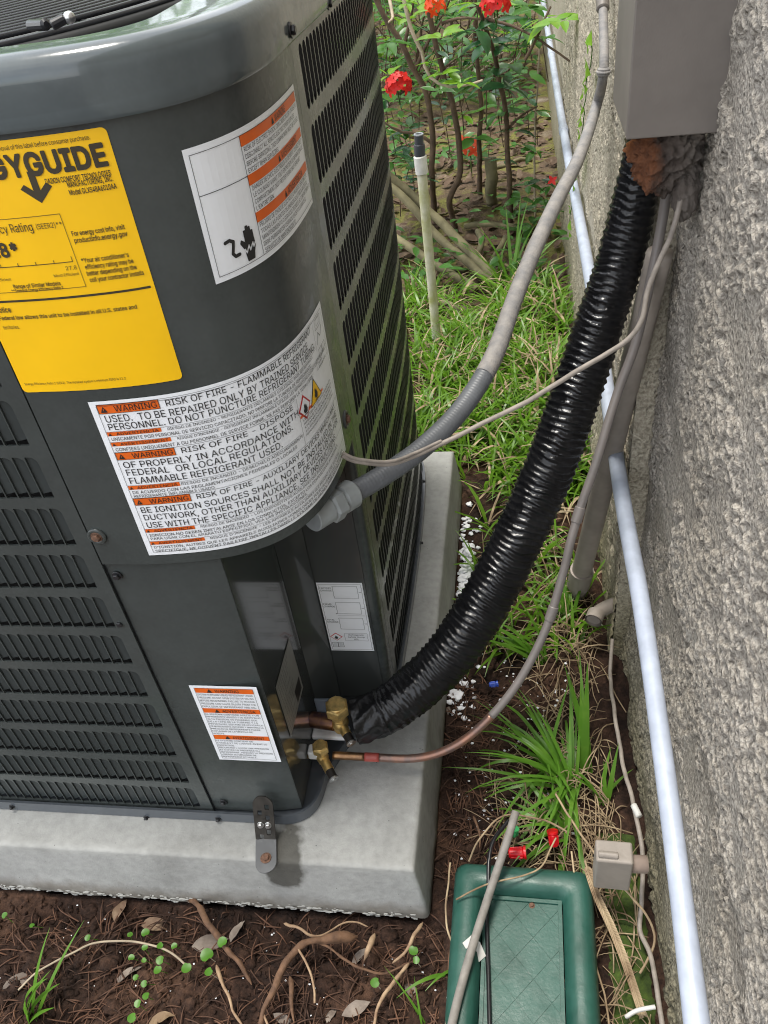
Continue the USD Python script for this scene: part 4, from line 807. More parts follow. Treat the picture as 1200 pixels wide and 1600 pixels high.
obj('tape_wrap', tube(HP[ncut - 2:], 0, 48, True, lambda i, t: hose_r(i + ncut - 2, t)), mat('black_tape', (.006, .006, .0065), rough=.2, bump=.5, bscale=160, spec=.35), ho, smooth=True)

# ================================================================== GREY WIRING CONDUIT
cpw = [gx(940, -30, .132), gx(943, 40, .132), gx(943, 112, .130), gx(932, 165, .126), gd(905, 245, 1.22), gd(872, 310, 1.16), gd(835, 390, 1.10), gd(803, 470, 1.06), gd(770, 560, 1.02), gd(722, 638, .985), gd(660, 700, .95), gd(600, 742, .925), gd(548, 772, .905)]
CPp, CSs = resample(catmull(cpw, 10), .0012); dpt = (CPp - CAM) @ fwd
pxw = np.interp(CSs / CSs[-1], [0, .18, .35, .5, .65, .8, 1], [13, 15, 18.5, 23, 26, 31, 34]); cr_ = pxw * dpt / F / 2
cn = thing('wiring_conduit', 'grey flexible wiring conduit looping from the wall to the unit, upper half painted tan', 'conduit', CPp[-1])
k0 = int(np.argmin([np.hypot(*(np.array(project(p)) - (757, 588))) for p in CPp]))
k1 = int(np.argmin([np.hypot(*(np.array(project(p)) - (944, 112))) for p in CPp]))
rib_ = lambda i: (1 + .018 * np.sin(2 * math.pi * CSs[i] / .0042))[:, None]
obj('painted_section', tube(CPp[:k0 + 1], 0, 24, True, lambda i, t: cr_[i][:, None] * 1.015 * rib_(i) + .0006 * (meshkit.fbm(np.stack([np.cos(t)[None, :] * 3 + 0 * CSs[i][:, None], np.sin(t)[None, :] * 3 + 0 * CSs[i][:, None], 90 * CSs[i][:, None] + 0 * t[None, :]], -1) + 20, 3, 3) - .5)), CONDP, cn, smooth=True)
obj('bare_section', tube(CPp[k0:], 0, 24, True, lambda i, t: cr_[i + k0][:, None] * rib_(i + k0) * np.ones(len(t))[None, :]), CONDUIT, cn, smooth=True)
Tn = (CPp[k1 + 2] - CPp[k1 - 2]); Tn /= np.linalg.norm(Tn)
obj('clamp', MB().add(cyl(CPp[k1] - Tn * .006, CPp[k1] + Tn * .006, cr_[k1] * 1.35, 24, bev=.002)).add(ring(CPp[k1], Tn, cr_[k1] * 1.36, .0018, 28, 8)).mesh(), CONDP, cn, smooth=35)
kt = int(np.argmin([np.hypot(*(np.array(project(p)) - (943, 10))) for p in CPp])); Tn = CPp[kt + 3] - CPp[kt - 3]; Tn /= np.linalg.norm(Tn)
obj('coupling', cyl(CPp[kt] - Tn * .02, CPp[kt] + Tn * .006, cr_[kt] * 1.5, 24, bev=.002), BOXP, cn, smooth=35)
d_ = CPp[-1] - CPp[-20]; d_ /= np.linalg.norm(d_); e0 = CPp[-1]; end_ = gd(492, 806, .872); d2 = end_ - e0; d2 /= np.linalg.norm(d2); LL = np.linalg.norm(end_ - e0)
cc = obj('connector', MB().add(cyl(e0 - d2 * .004, e0 + d2 * .018, .0165, 28, bev=.003)).add(cyl(e0 + d2 * .018, e0 + d2 * .036, .0195, 6, bev=.003)).add(cyl(e0 + d2 * .036, e0 + d2 * (LL + .006), .0160, 28, bev=.001)).mesh(), CONNECT, cn, smooth=30)

# ================================================================== CONTROL WIRE, COPPER LINE, BROWN PIPE
def run(path, r, step=.004, sides=10, wob=0.0, seed=0):
    P, S = resample(catmull(path, 10), step)
    if wob: P = P + wob * (np.stack([meshkit.fbm(np.c_[S * 18 + k * 31, S * 0, S * 0], 3, seed + k) for k in range(3)], 1) - .5)
    return tube(P, r, sides)
wpts = [gd(536, 712, .872), gd(560, 722, .876), gd(610, 726, .885), (gd(650, 712, .895)), gd(690, 694, .90), gd(740, 670, .90), gd(800, 640, .89), gd(855, 608, .875), gd(905, 578, .86), gd(950, 552, .85), gd(985, 527, .84), gd(1003, 498, .83), gd(1010, 460, .825), gd(1022, 425, .815), gd(1042, 380, .805), gd(1058, 335, .795), gd(1066, 300, .79)]
cw = thing('control_wire', 'thin taupe control wire slung between the unit and the wall opening', 'cable', wpts[0])
obj('wire', run(wpts, .0027, wob=.003), CABLE, cw, smooth=True)
obj('second_strand', run([wpts[k] + np.array([0, 0, .004]) for k in range(5)] , .0018, wob=.002, seed=9), CABLE, cw, smooth=True)
lpts = [gd(1043, 290, .86), gd(1034, 350, .88), gd(1018, 430, .90), gd(994, 534, .925), gd(968, 605, .945), gd(951, 658, .955), gd(931, 725, .97), gd(908, 790, .99), gd(892, 845, 1.0), gd(880, 895, 1.015), gd(852, 985, 1.04), gd(805, 1073, 1.065), gd(748, 1138, 1.085), gd(697, 1172, 1.10), gd(645, 1185, 1.115), gd(580, 1183, 1.125), gd(520, 1180, 1.13)]
LPp, LS = resample(catmull(lpts, 10), .004)
cl = thing('copper_line', 'thin copper liquid line, painted taupe above and bare at the small valve', 'pipe', LPp[-1])
def near_i(P, q_): return int(np.argmin([np.hypot(*(np.array(project(p)) - q_)) for p in P]))
ka, kb, kc = near_i(LPp, (770, 1118)), near_i(LPp, (592, 1183)), near_i(LPp, (575, 1183))
obj('painted_run', tube(LPp[:ka + 1], .0054, 14), GPAINTC, cl, smooth=True); obj('bare_run', tube(LPp[ka:kb + 1], .0056, 14), COPPER, cl, smooth=True)
obj('red_joint', tube(LPp[kb:kc + 2], .0061, 14), REDBAND, cl, smooth=True); obj('scorched_end', tube(LPp[kc + 1:], .0056, 14), mat('scorched_copper_line', (.30, .17, .08), rough=.35, metal=.9, color2=(.09, .05, .04), vscale=60), cl, smooth=True)
for q_ in ((897, 800), (862, 958)):
    k = near_i(LPp, q_); Tn = LPp[k + 1] - LPp[k - 1]; Tn /= np.linalg.norm(Tn); obj('coupling', cyl(LPp[k] - Tn * .010, LPp[k] + Tn * .010, .0066, 16, bev=.001), GPAINTC, cl, smooth=30)
b0, b1 = gd(1031, 395, .90), gz(901, 925, .0)
bp = thing('brown_drain_pipe', 'brown painted drain pipe leaning behind the hose down into the grass', 'pipe', b1)
tt = np.linspace(0, 1, 30); Pb = b0 + (b1 - b0) * tt[:, None]; obj('pipe_run', tube(Pb, np.interp(tt, [0, 1], [.0145, .0175]), 20), BROWNPVC, bp, smooth=True)
obj('pipe_collar', tube(Pb[26:29], .0205, 20), BROWNPVC, bp, smooth=30)

# ================================================================== WHITE PIPE ALONG THE WALL
p0, p1, p2 = gx(1092, 1625, .134), gx(968, 750, .134), gx(849, 5, .134)
wp_pts = [p0 + (p0 - gx(1068, 1430, .134)) * 1.5, p0, gx(1045, 1250, .134), gx(1003, 950, .134), p1, gx(925, 452, .134), gx(880, 200, .134), p2, p2 + (p2 - gx(865, 100, .134)) * .6]
wp = thing('white_water_pipe', 'long white plastic pipe running low along the stucco wall', 'pipe', p1)
WP, _ = resample(catmull(wp_pts, 8), .02); obj('pipe_run', tube(WP, np.interp(WP[:, 1], [.25, .35, .55, 1.05, 1.5], [.0105, .0097, .0097, .0114, .0117]), 24), WPIPE, wp, smooth=True)
for q_ in ((880, 205), (868, 85)):
    k = near_i(WP, q_); Tn = WP[k + 1] - WP[k - 1]; Tn /= np.linalg.norm(Tn); obj('coupling', cyl(WP[k] - Tn * .025, WP[k] + Tn * .025, .0140, 24, bev=.002), WPIPE, wp, smooth=30)

# ================================================================== WALL BOX (LINE COVER) AND ITS CRUMBLING SEAL
bx0, bz0 = .097, .859
lb = thing('line_cover_box', 'taupe painted metal line cover fixed to the wall above the black hose', 'cover', (.14, .87, bz0))
mb = MB()
outer = trimesh.creation.box(bounds=[[bx0, .805, bz0], [NEARX + .004, .8075, 1.9]])
obj('front_face', rbox((bx0, .805, bz0), (NEARX + .006, .809, 1.9), .0018), BOXP, lb, smooth=True)
obj('side_face', rbox((bx0 + .0003, .8092, bz0 + .0004), (bx0 + .0035, STEPY - .006, 1.9), .0015), BOXP, lb, smooth=True)
sm = trimesh.creation.icosphere(5, 1.0); v = sm.vertices; nz_ = meshkit.fbm(v * 2.2 + 10, 4, 3); nz2 = meshkit.fbm(v * 7 + 10, 4, 5)
sm.vertices = v * (.74 + .50 * nz_ + (.55 * (nz2 - .5)))[:, None] * [.033, .026, .040] + [.140, .842, .838]
obj('crumbled_seal', sm, FOAM, lb, smooth=True, label='crumbling rust coloured and grey seal under the cover')
sm2 = trimesh.creation.icosphere(4, 1.0); v = sm2.vertices; sm2.vertices = v * (.7 + .6 * meshkit.fbm(v * 3 + 4, 4, 13))[:, None] * [.013, .016, .024] + [.160, .836, .795]
obj('crumbled_seal', sm2, FOAM, lb, smooth=True)

# ================================================================== BROWN ELBOW, UTILITY BOX, GROUND CABLES
eb = thing('pipe_elbow', 'short brown plastic drain elbow sticking out at the foot of the wall', 'pipe', gz(928, 975, .03))
ec = gz(933, 955, .065); ew = gz(972, 940, .065); dn = np.array([-.32, -.88, -.05]); dn /= np.linalg.norm(dn)
obj('elbow', run([ew + (ew - ec) * 1.2, ew, ec + (ew - ec) * .35, ec + dn * .008, ec + dn * .018], .0118, .003, 20), BROWNPVC, eb, smooth=40)
obj('socket', MB().add(tube([ec + dn * .004, ec + dn * .022], [.0142, .0142], 24, cap=False)).add(tube([ec + dn * .022, ec + dn * .006], [.0118, .0118], 24, cap=False)).mesh(), BROWNPVC, eb, smooth=30)
obj('dark_bore', cyl(ec + dn * .006, ec + dn * .0075, .0117, 20), BLACK, eb)
ub = thing('outlet_box', 'small taupe weatherproof outlet box with a hinge, low against the wall', 'box', gz(950, 1390, 0))
um = rbox((-.0215, -.014, -.034), (.0215, .014, .034), .003); ang = .12
ex_ = np.array([math.cos(ang), -math.sin(ang) * .3, 0]); ex_ /= np.linalg.norm(ex_); uc = gd(957, 1352, 1.0); ey_ = np.cross([0, 0, 1], ex_)
obj('box_body', place(um, uc, ex_, ey_, (0, 0, 1)), UBOX, ub, smooth=30)
obj('hinge', MB().add(cyl(uc + ex_ * -.019 + np.array([0, -.006, .035]), uc + ex_ * .004 + np.array([0, -.006, .035]), .0042, 14, bev=.001)).mesh(), UBOX, ub, smooth=30)
obj('stub_conduit', tube([uc + ex_ * .0215 + np.array([0, .002, .004]), uc + ex_ * .040 + np.array([0, .004, .002])], .0105, 18), mat('faded_conduit', (.26, .20, .165), rough=.7), ub, smooth=True)
wc = thing('ground_cable', 'taupe cable clipped along the foot of the wall beside the outlet box', 'cable', gz(1020, 1500, .02))
gp = [gz(958, 1000, .04), gz(955, 1060, .03), gz(962, 1120, .05), gz(975, 1200, .06), gz(992, 1262, .07), gz(1003, 1330, .06), gz(1002, 1400, .03), gz(1000, 1450, .015), gz(1015, 1490, .02), gz(1026, 1540, .025), gz(1034, 1610, .03), gz(1040, 1700, .03)]
obj('cable', run(gp, .0030, .006, 10, .004), CABLE, wc, smooth=True)
obj('white_patch', run([gz(990, 1258, .072), gz(999, 1276, .072)], .0045, .004, 10), TAG, wc, smooth=True)

# ================================================================== GREEN VALVE-BOX LID WITH ITS SURROUND
gt = thing('valve_box', 'green plastic irrigation valve box with a recessed diamond patterned lid', 'valve box', gz(820, 1500, .0))
q4 = [gz(716, 1347, .050), gz(920, 1362, .050), gz(948, 1640, .050), gz(680, 1640, .050)]
OX = np.array(q4[0]); exg = (q4[1] - q4[0]); WG = np.linalg.norm(exg[:2]) ; exg = exg / np.linalg.norm(exg); eyg = np.cross([0, 0, 1], exg); LG = .33
def on_tray(u, v, z): return OX + np.asarray(u)[..., None] * exg - np.asarray(v)[..., None] * eyg + np.asarray(z)[..., None] * np.array([0, 0, 1.0])
def tray_loop(o, z, r):
    g = sbox(o, o, WG - o, LG - o); g = g.buffer(-r, join_style=2).buffer(r, quad_segs=8) if r > 0 else g
    ln = g.exterior; st_ = ln.project(Point(WG / 2, o)); pts = np.array([ln.interpolate((st_ + ln.length * t / 160) % ln.length).coords[0] for t in range(160)]); return on_tray(pts[:, 0], pts[:, 1], np.full(160, z))
sec = [(-.010, -.075, .014), (-.004, -.012, .014), (-.001, -.004, .014), (.003, .001, .013), (.008, .0035, .012), (.014, .004, .011), (.020, .0036, .010), (.0255, .0018, .009), (.0295, -.0025, .008), (.0315, -.0085, .007), (.0335, -.0135, .006)]
Lp = np.array([tray_loop(*s) for s in sec]); a, b = Lp.shape[:2]; i, j = np.meshgrid(np.arange(a - 1), np.arange(b), indexing='ij')
q = np.stack([i * b + j, i * b + (j + 1) % b, (i + 1) * b + (j + 1) % b, (i + 1) * b + j], -1).reshape(-1, 4)
obj('rim', (Lp.reshape(-1, 3), np.vstack([q[:, [0, 1, 2]], q[:, [0, 2, 3]]])), GREEN, gt, smooth=45)
io = .0338; inner_ = sbox(io, io, WG - io, LG - io); plate = inner_.buffer(-.0008)
lm = extrude(plate, .004); v = lm.vertices; ltop = -.0130; obj('lid_frame', (on_tray(v[:, 0], v[:, 1], ltop - .006 + v[:, 2]), lm.faces), GREEN, gt, smooth=False)
# raised diamond treads of the lid
dx, dy = .042, .024; ins = plate.buffer(-.005)
for r_ in range(-1, 16):
    for c_ in range(-1, 6):
        cx_, cy_ = io + (c_ + .5 * (r_ % 2)) * dx, io + r_ * dy / 1.0
        d = Polygon([(cx_, cy_ - dy), (cx_ + dx / 2, cy_), (cx_, cy_ + dy), (cx_ - dx / 2, cy_)]).buffer(-.00045, join_style=2).intersection(ins)
        if d.is_empty or d.area < 2e-5 or d.geom_type != 'Polygon': continue
        m = extrude(d, .0018); v = m.vertices; obj('tread_diamond', (on_tray(v[:, 0], v[:, 1], ltop - .0030 + v[:, 2]), m.faces), GREEN, gt, smooth=False)
lipm = extrude(plate.difference(plate.buffer(-.0045)), .004); v = lipm.vertices; obj('lid_edge', (on_tray(v[:, 0], v[:, 1], ltop - .0024 + v[:, 2]), lipm.faces), GREEN, gt, smooth=False)
bs = gz(831, 1416, .0335); obj('lid_bolt', MB().add(cyl(bs, bs + [0, 0, .003], .0042, 16, bev=.001)).add(cyl(bs + [0, 0, .003], bs + [0, 0, .0055], .0026, 8, bev=.0005)).mesh(), RUST, gt)

stk = thing('grey_stake', 'thin weathered grey plastic tube lying across the green box', 'tube', gz(770, 1400, .06))
obj('tube_run', run([gz(806, 1268, .105), gz(792, 1315, .092), gz(765, 1395, .070), gz(735, 1490, .064), gz(712, 1575, .062), gz(698, 1640, .061)], .0052, .01, 12), STICK, stk, smooth=True)
bw = thing('black_cable', 'thin black cable running down over the green box beside the grey tube', 'cable', gz(763, 1400, .06))
obj('cable', run([gz(795, 1282, .06), gz(772, 1312, .062), gz(764, 1345, .060), gz(763, 1385, .052), gz(761, 1440, .040), gz(763, 1520, .040), gz(765, 1600, .041), gz(766, 1660, .041)], .0027, .005, 10), BLACKG, bw, smooth=True)
tg = thing('white_paper_tag', 'small white folded tag under the grey tube on the green box', 'tag', gz(742, 1485, .05))
ta, tb_ = gz(731, 1466, .057), gz(752, 1500, .040); td = (tb_ - ta); tw = np.cross(td, [0, 0, 1]); tw = tw / np.linalg.norm(tw) * .0095
tgv = np.array([ta - tw * .9, ta + tw * .9, (ta + tb_) / 2 - tw + [0, 0, .003], (ta + tb_) / 2 + tw + [0, 0, .003], tb_ - tw * .8, tb_ + tw * .8]); tgv = np.vstack([tgv, tgv - [0, 0, .0006]])
tf2 = [[0, 1, 3], [0, 3, 2], [2, 3, 5], [2, 5, 4]]; obj('paper', (tgv, np.array(tf2 + [[c + 6, b + 6, a + 6] for a, b, c in tf2])), TAG, tg, smooth=False)

# wire connectors left behind in the valve hole
hol = MB(); hc = gz(815, 1315, .0)
def connector(name, c, ax, r, L_, m, label):
    t = thing(name, label, 'wire connector', c, 'wire connectors left in the soil'); ax = np.asarray(ax, float); ax /= np.linalg.norm(ax)
    obj('cap_body', cyl(c, c + ax * L_, r * .85, 20, r2=r, bev=.0015), m, t, smooth=30); obj('cap_skirt', MB().add(tube([c + ax * L_, c + ax * (L_ + .003)], [r * 1.08, r * 1.1], 20)).mesh(), m, t, smooth=30)
    for k in range(6):
        th = k * math.pi / 3; a = np.cross(ax, [.3, .1, 1]); a /= np.linalg.norm(a); b = np.cross(ax, a); o = (a * math.cos(th) + b * math.sin(th)) * r * .9
        obj('grip_rib', cyl(c + o + ax * .003, c + o * 1.08 + ax * (L_ - .002), .0010, 6), m, t, smooth=True)
connector('wire_connector', gz(795, 1333, .035), (1, .05, .1), .0080, .020, REDP, 'red wire connector lying at the top edge of the green box')
connector('wire_connector', gz(866, 1322, .030), (-.1, .55, .75), .0070, .018, REDP, 'red wire connector standing in the grass near the outlet box')
connector('wire_connector', gz(803, 1306, .020), (.1, .3, .9), .0055, .010, GREENP, 'small green wire connector beside the red one in the soil')
connector('wire_connector', gz(764, 1070, .018), (1, .15, .05), .0045, .012, BLUEP, 'small blue wire connector in the soil beside the slab')

# ================================================================== PVC RISER
sb = gz(685, 560, -.02); sy = sb[1]
pr = thing('garden_riser', 'yellowed upright plastic riser pipe with a dark grey adapter, standing in the grass', 'pipe', sb)
pt = gy(659, 268, sy); pc = gy(656, 243, sy); pa = gy(654, 210, sy)
obj('riser_pipe', tube([sb + (pt - sb) * t for t in np.linspace(0, 1, 12)], .0118, 18), YPIPE, pr, smooth=True)
obj('white_collar', cyl(pt + (pc - pt) * -.15, pc, .0152, 20, bev=.002), mat('collar_white', (.72, .71, .66), rough=.4), pr, smooth=30)
ad = MB().add(cyl(pc, pc + (pa - pc) * .55, .0130, 18, bev=.001)).add(cyl(pc + (pa - pc) * .5, pc + (pa - pc) * .95, .0105, 18)); 
obj('grey_adapter', ad.mesh(), GADAPT, pr, smooth=30); obj('adapter_mouth', ring(pa, (pa - pc), .0095, .0022, 20, 8), mat('adapter_rim', (.25, .27, .29), rough=.4), pr, smooth=True)

# ================================================================== PLANTS
RNG = np.random.default_rng(11)
def leaf(L_, W_, fold=.25, curl=.25, n=4):
    """a leaf along +x, midrib folded, tip pointed"""
    t = np.linspace(0, 1, n + 1); w = W_ * np.sin(np.pi * t ** .85) ** .8; w[0] = .001; w[-1] = 0
    z = -curl * L_ * t ** 2
    mid = np.c_[t * L_, 0 * t, z]; a = np.c_[t * L_, w / 2, z + fold * w / 2]; b = np.c_[t * L_, -w / 2, z + fold * w / 2]
    v = np.vstack([mid, a, b]); f = []
    m = n + 1
    for k in range(n): f += [[k, k + 1, m + k + 1], [k, m + k + 1, m + k], [k, 2 * m + k + 1, k + 1], [k, 2 * m + k, 2 * m + k + 1]]
    return v, np.array(f)
def orient(mesh, pos, d, roll=0.0, up=(0, 0, 1.0)):
    d = np.asarray(d, float); d /= np.linalg.norm(d); y = np.cross(up, d)
    if np.linalg.norm(y) < 1e-3: y = np.array([0, 1.0, 0])
    y /= np.linalg.norm(y); z = np.cross(d, y); c, s = math.cos(roll), math.sin(roll); y, z = y * c + z * s, z * c - y * s
    return np.asarray(pos) + mesh[0][:, :1] * d + mesh[0][:, 1:2] * y + mesh[0][:, 2:3] * z, mesh[1]
def whorl(parent, pos, n, L_, m, rng, spread=.6, name='leaf', pitch=0.25):
    a0 = rng.uniform(0, 6.28)
    for k in range(n):
        th = a0 + k * 6.283 / n + rng.uniform(-.35, .35); d = np.array([math.cos(th), math.sin(th), pitch + rng.uniform(-.35, .45)])
        l = L_ * rng.uniform(.7, 1.15); obj(name, orient(leaf(l, l * rng.uniform(.36, .48), rng.uniform(.1, .4), rng.uniform(.0, .35)), np.asarray(pos) + d * .004, d, rng.uniform(-.4, .4)), m, parent, smooth=True)
def floret(parent, c, d, r, m, rng):
    d = np.asarray(d, float); d /= np.linalg.norm(d); a = np.cross(d, [.2, .4, .9]); a /= np.linalg.norm(a); b = np.cross(d, a); mb_ = MB(); t0 = rng.uniform(0, 1.5)
    for k in range(4):
        t = t0 + k * math.pi / 2; e = a * math.cos(t) + b * math.sin(t); mb_.add(orient(leaf(r, r * .62, .15, .15, 3), c, e + d * .25, up=d))
    obj('floret', mb_.mesh(), m, parent, smooth=True)
def flower(shrub, c, R_, n, m, rng):
    st_ = MB()
    for k in range(5): st_.add(tube([c - [0, 0, R_ * 1.3], c + rng.uniform(-.4, .4, 3) * R_], .0012, 5))
    fp = obj('flower_cluster', st_.mesh(), LEAFM, shrub, smooth=True)
    for k in range(n):
        z = 1 - 1.25 * (k + .5) / n; t = k * 2.39996; rr = math.sqrt(max(0, 1 - z * z)); d = np.array([rr * math.cos(t), rr * math.sin(t), z]); floret(fp, c + d * R_ * rng.uniform(.8, 1.05), d, R_ * .52, m, rng)
def stems(shrub, paths, r0, r1, m, wob=.012):
    for k, p in enumerate(paths):
        P, S = resample(catmull(p, 8), .03); P = P + wob * (np.stack([meshkit.fbm(np.c_[S * 9 + j * 13 + k * 7, S * 0, S * 0], 3, j) for j in range(3)], 1) - .5)
        obj('stem', tube(P, np.linspace(r0, r1, len(P)), 8), m, shrub, smooth=True)
gg = lambda y: (lambda *q_: gy(q_[0], q_[1], y))

# left shrub with the big red flower
Y = 2.75; g = gg(Y)
sh = thing('flowering_shrub', 'brown stemmed shrub with bright red flower heads right behind the air conditioner', 'shrub', gz(690, 345, 0))
stems(sh, [[gz(683, 352, -.02), g(676, 280), g(677, 225), g(668, 150), g(648, 112), g(630, 72), g(598, 25), g(560, -60)], [gz(712, 365, -.02), g(702, 312), g(720, 268), g(712, 195), g(698, 130), g(680, 70), g(668, 10), g(660, -60)]], .0110, .007, STEM)
stems(sh, [[g(677, 225), g(655, 210), g(625, 205), g(600, 190)], [g(648, 112), g(665, 70), g(690, 30)], [g(630, 72), g(640, 30), g(648, -20)], [g(668, 150), g(690, 110), g(712, 90)]], .006, .003, STEM)
stems(sh, [[gy(628, -20, 2.5), gy(645, 45, 2.48), gy(660, 80, 2.46), gy(668, 110, 2.45), gy(690, 132, 2.42), gy(725, 135, 2.4), gy(755, 127, 2.38)], [gy(605, -10, 2.7), gy(612, 25, 2.6), gy(607, 35, 2.5)]], .0055, .003, PALETWIG)
rg = np.random.default_rng(5)
for (px, py, dy, L_, m, n) in ((640, 30, -.2, .055, LEAFY, 6), (690, 60, -.3, .06, LEAFY, 6), (672, 97, -.33, .045, LEAFY, 4), (688, 118, -.35, .055, LEAFY, 5), (722, 130, -.37, .05, LEAFY, 5), (607, 118, -.25, .05, LEAFY, 4), (625, 172, -.25, .055, LEAFM, 5), (612, 160, -.2, .05, LEAFM, 4), (600, 8, .1, .06, LEAFM, 5), (655, 8, 0, .06, LEAFY, 5), (622, 60, .2, .06, LEAFM, 5), (700, 25, .2, .06, LEAFM, 5), (660, 130, .3, .06, LEAFM, 5), (640, 200, .2, .07, LEAFM, 4), (705, 158, .1, .065, LEAFD, 4), (690, 165, .15, .065, LEAFD, 3), (650, 255, .5, .07, LEAFM, 4), (615, 240, .5, .08, LEAFM, 4), (635, 5, -.3, .05, LEAFY, 5), (618, 100, .3, .06, LEAFM, 4), (720, 95, .2, .06, LEAFM, 5), (735, 20, .3, .06, LEAFM, 5)):
    whorl(sh, gy(px, py, Y + dy), n, L_, m, rg)
flower(sh, gy(622, 135, 2.5), .036, 22, PETALR, rg); flower(sh, gy(680, 12, 2.6), .030, 16, PETALO, rg)
# second shrub, darker leaves, top centre
Y = 2.95
s2 = thing('flowering_shrub', 'dark leaved shrub with a red flower head at the top centre', 'shrub', gz(752, 300, 0))
stems(s2, [[gz(752, 315, -.02), gy(750, 230, 2.95), gy(752, 160, 2.95), gy(745, 90, 2.9), gy(742, 20, 2.85), gy(745, -60, 2.8)], [gz(797, 358, -.02), gy(795, 270, 2.75), gy(788, 170, 2.7), gy(775, 100, 2.6), gy(757, 40, 2.5), gy(745, 10, 2.45)]], .010, .005, STEM)
stems(s2, [[gy(757, 30, 2.5), gy(800, 40, 2.45), gy(840, 60, 2.4), gy(870, 80, 2.38), gy(890, 95, 2.36)], [gy(820, 95, 2.4), gy(838, 60, 2.4), gy(850, 30, 2.42), gy(860, 10, 2.44)], [gy(690, 35, 2.6), gy(720, 28, 2.55), gy(757, 30, 2.5)], [gy(795, 200, 2.72), gy(815, 180, 2.7), gy(840, 165, 2.7)]], .0042, .0026, STEM, .006)
rg = np.random.default_rng(8)
for (px, py, y, L_, m, n) in ((745, 45, 2.45, .095, LEAFD, 4), (770, 35, 2.5, .09, LEAFD, 5), (760, 65, 2.6, .09, LEAFD, 5), (735, 70, 2.7, .085, LEAFM, 4), (785, 70, 2.6, .09, LEAFD, 4), (775, 120, 2.5, .10, LEAFD, 3), (795, 135, 2.5, .095, LEAFD, 3), (800, 100, 2.7, .08, LEAFM, 4), (825, 115, 2.8, .08, LEAFM, 4), (780, 165, 2.75, .08, LEAFM, 3), (800, 205, 2.65, .075, LEAFD, 3), (740, 215, 2.9, .08, LEAFM, 3), (765, 220, 2.9, .07, LEAFM, 3), (815, 225, 2.8, .08, LEAFM, 3), (862, 33, 2.4, .075, LEAFY, 4), (880, 32, 2.38, .07, LEAFY, 4), (845, 30, 2.45, .06, LEAFY, 4), (800, 25, 2.6, .07, LEAFM, 5), (820, 45, 2.6, .06, LEAFM, 4), (740, 5, 2.5, .06, LEAFY, 5), (815, 8, 2.7, .07, LEAFM, 5), (770, 8, 2.7, .07, LEAFM, 5), (730, 110, 3.0, .07, LEAFM, 5), (715, 60, 3.1, .07, LEAFM, 5), (790, 250, 2.8, .07, LEAFD, 3), (755, 145, 3.0, .07, LEAFM, 4), (835, 175, 2.7, .06, LEAFM, 4)):
    whorl(s2, gy(px, py, y), n, L_, m, rg, pitch=-.1)
flower(s2, gy(775, 8, 2.4), .036, 22, PETALR, rg)
def fill(shrub, n, box_, yr, Ls, ms, seed):
    rq = np.random.default_rng(seed)
    for k in range(n):
        px, py = rq.uniform(box_[0], box_[2]), rq.uniform(box_[1], box_[3]); y = rq.uniform(*yr); p = gy(px, py, y)
        if p[2] < .05 or p[0] > .10: continue
        whorl(shrub, p, int(rq.integers(3, 6)), rq.uniform(*Ls), ms[int(rq.integers(0, len(ms)))], rq, pitch=rq.uniform(-.2, .3))
        obj('twig', tube([p, p - [rq.uniform(-.03, .03), rq.uniform(-.03, .03), rq.uniform(.05, .12)]], .0016, 5), STEM, shrub, smooth=True)
fill(sh, 34, (560, -40, 720, 190), (2.6, 3.2), (.045, .075), (LEAFM, LEAFM, LEAFY, LEAFD), 61)
fill(s2, 36, (715, -40, 850, 200), (2.6, 3.3), (.05, .085), (LEAFD, LEAFM, LEAFM, LEAFY), 62)
for q0, box_, lb_, sd in (((640, 150), (560, -60, 700, 120), 'bushy green shrub farther back behind the left flowering shrub', 63), ((775, 130), (690, -60, 855, 150), 'bushy green shrub farther back behind the dark leaved shrub', 64), ((722, 95), (600, -80, 840, 60), 'farthest bushy green shrub, at the top edge between the flowering shrubs', 66)):
    bsh = thing('background_shrub', lb_, 'shrub', gz(*q0, 0), 'shrubs farther back'); c0 = gz(*q0, -.02); ry = c0[1]
    stems(bsh, [[c0, gy(q0[0] + 12, q0[1] - 60, ry), gy(q0[0] + 25, q0[1] - 140, ry - .1)], [c0, gy(q0[0] - 20, q0[1] - 70, ry), gy(q0[0] - 30, q0[1] - 150, ry + .1)]], .009, .005, STEM)
    rq_ = np.random.default_rng(sd + 100); stems(bsh, [[gy(q0[0] + rq_.uniform(-70, 70), q0[1] + rq_.uniform(0, 60), ry) * [1, 1, 0], gy(q0[0] + rq_.uniform(-80, 80), q0[1] - 60, ry - .2), gy(q0[0] + rq_.uniform(-110, 110), q0[1] - 150, ry - .3)] for _ in range(7)], .0045, .0025, PALETWIG if sd == 64 else STEM, .03); fill(bsh, 68, box_, (ry - .6, ry + .3), (.06, .095), (LEAFM, LEAFY, LEAFM, LEAFD), sd)
fill(sh, 10, (610, 200, 660, 300), (2.7, 3.0), (.05, .07), (LEAFM, LEAFD), 65)
# low orange flowered seedling
s3 = thing('flowering_seedling', 'low seedling with four small orange flowers in the leaf litter', 'plant', gz(735, 262, 0))
stems(s3, [[gz(738, 275, -.01), gy(735, 240, 3.1), gy(733, 225, 3.1)]], .003, .002, LEAFM, .004)
for (px, py) in ((723, 220), (740, 223), (726, 233), (740, 237)): floret(s3, gy(px, py, 3.05), (-.1, -.7, .7), .026, PETALO, rg)
for (px, py) in ((730, 245), (750, 240), (745, 250), (722, 248)): whorl(s3, gy(px, py, 3.1), 3, .06, LEAFM, rg)
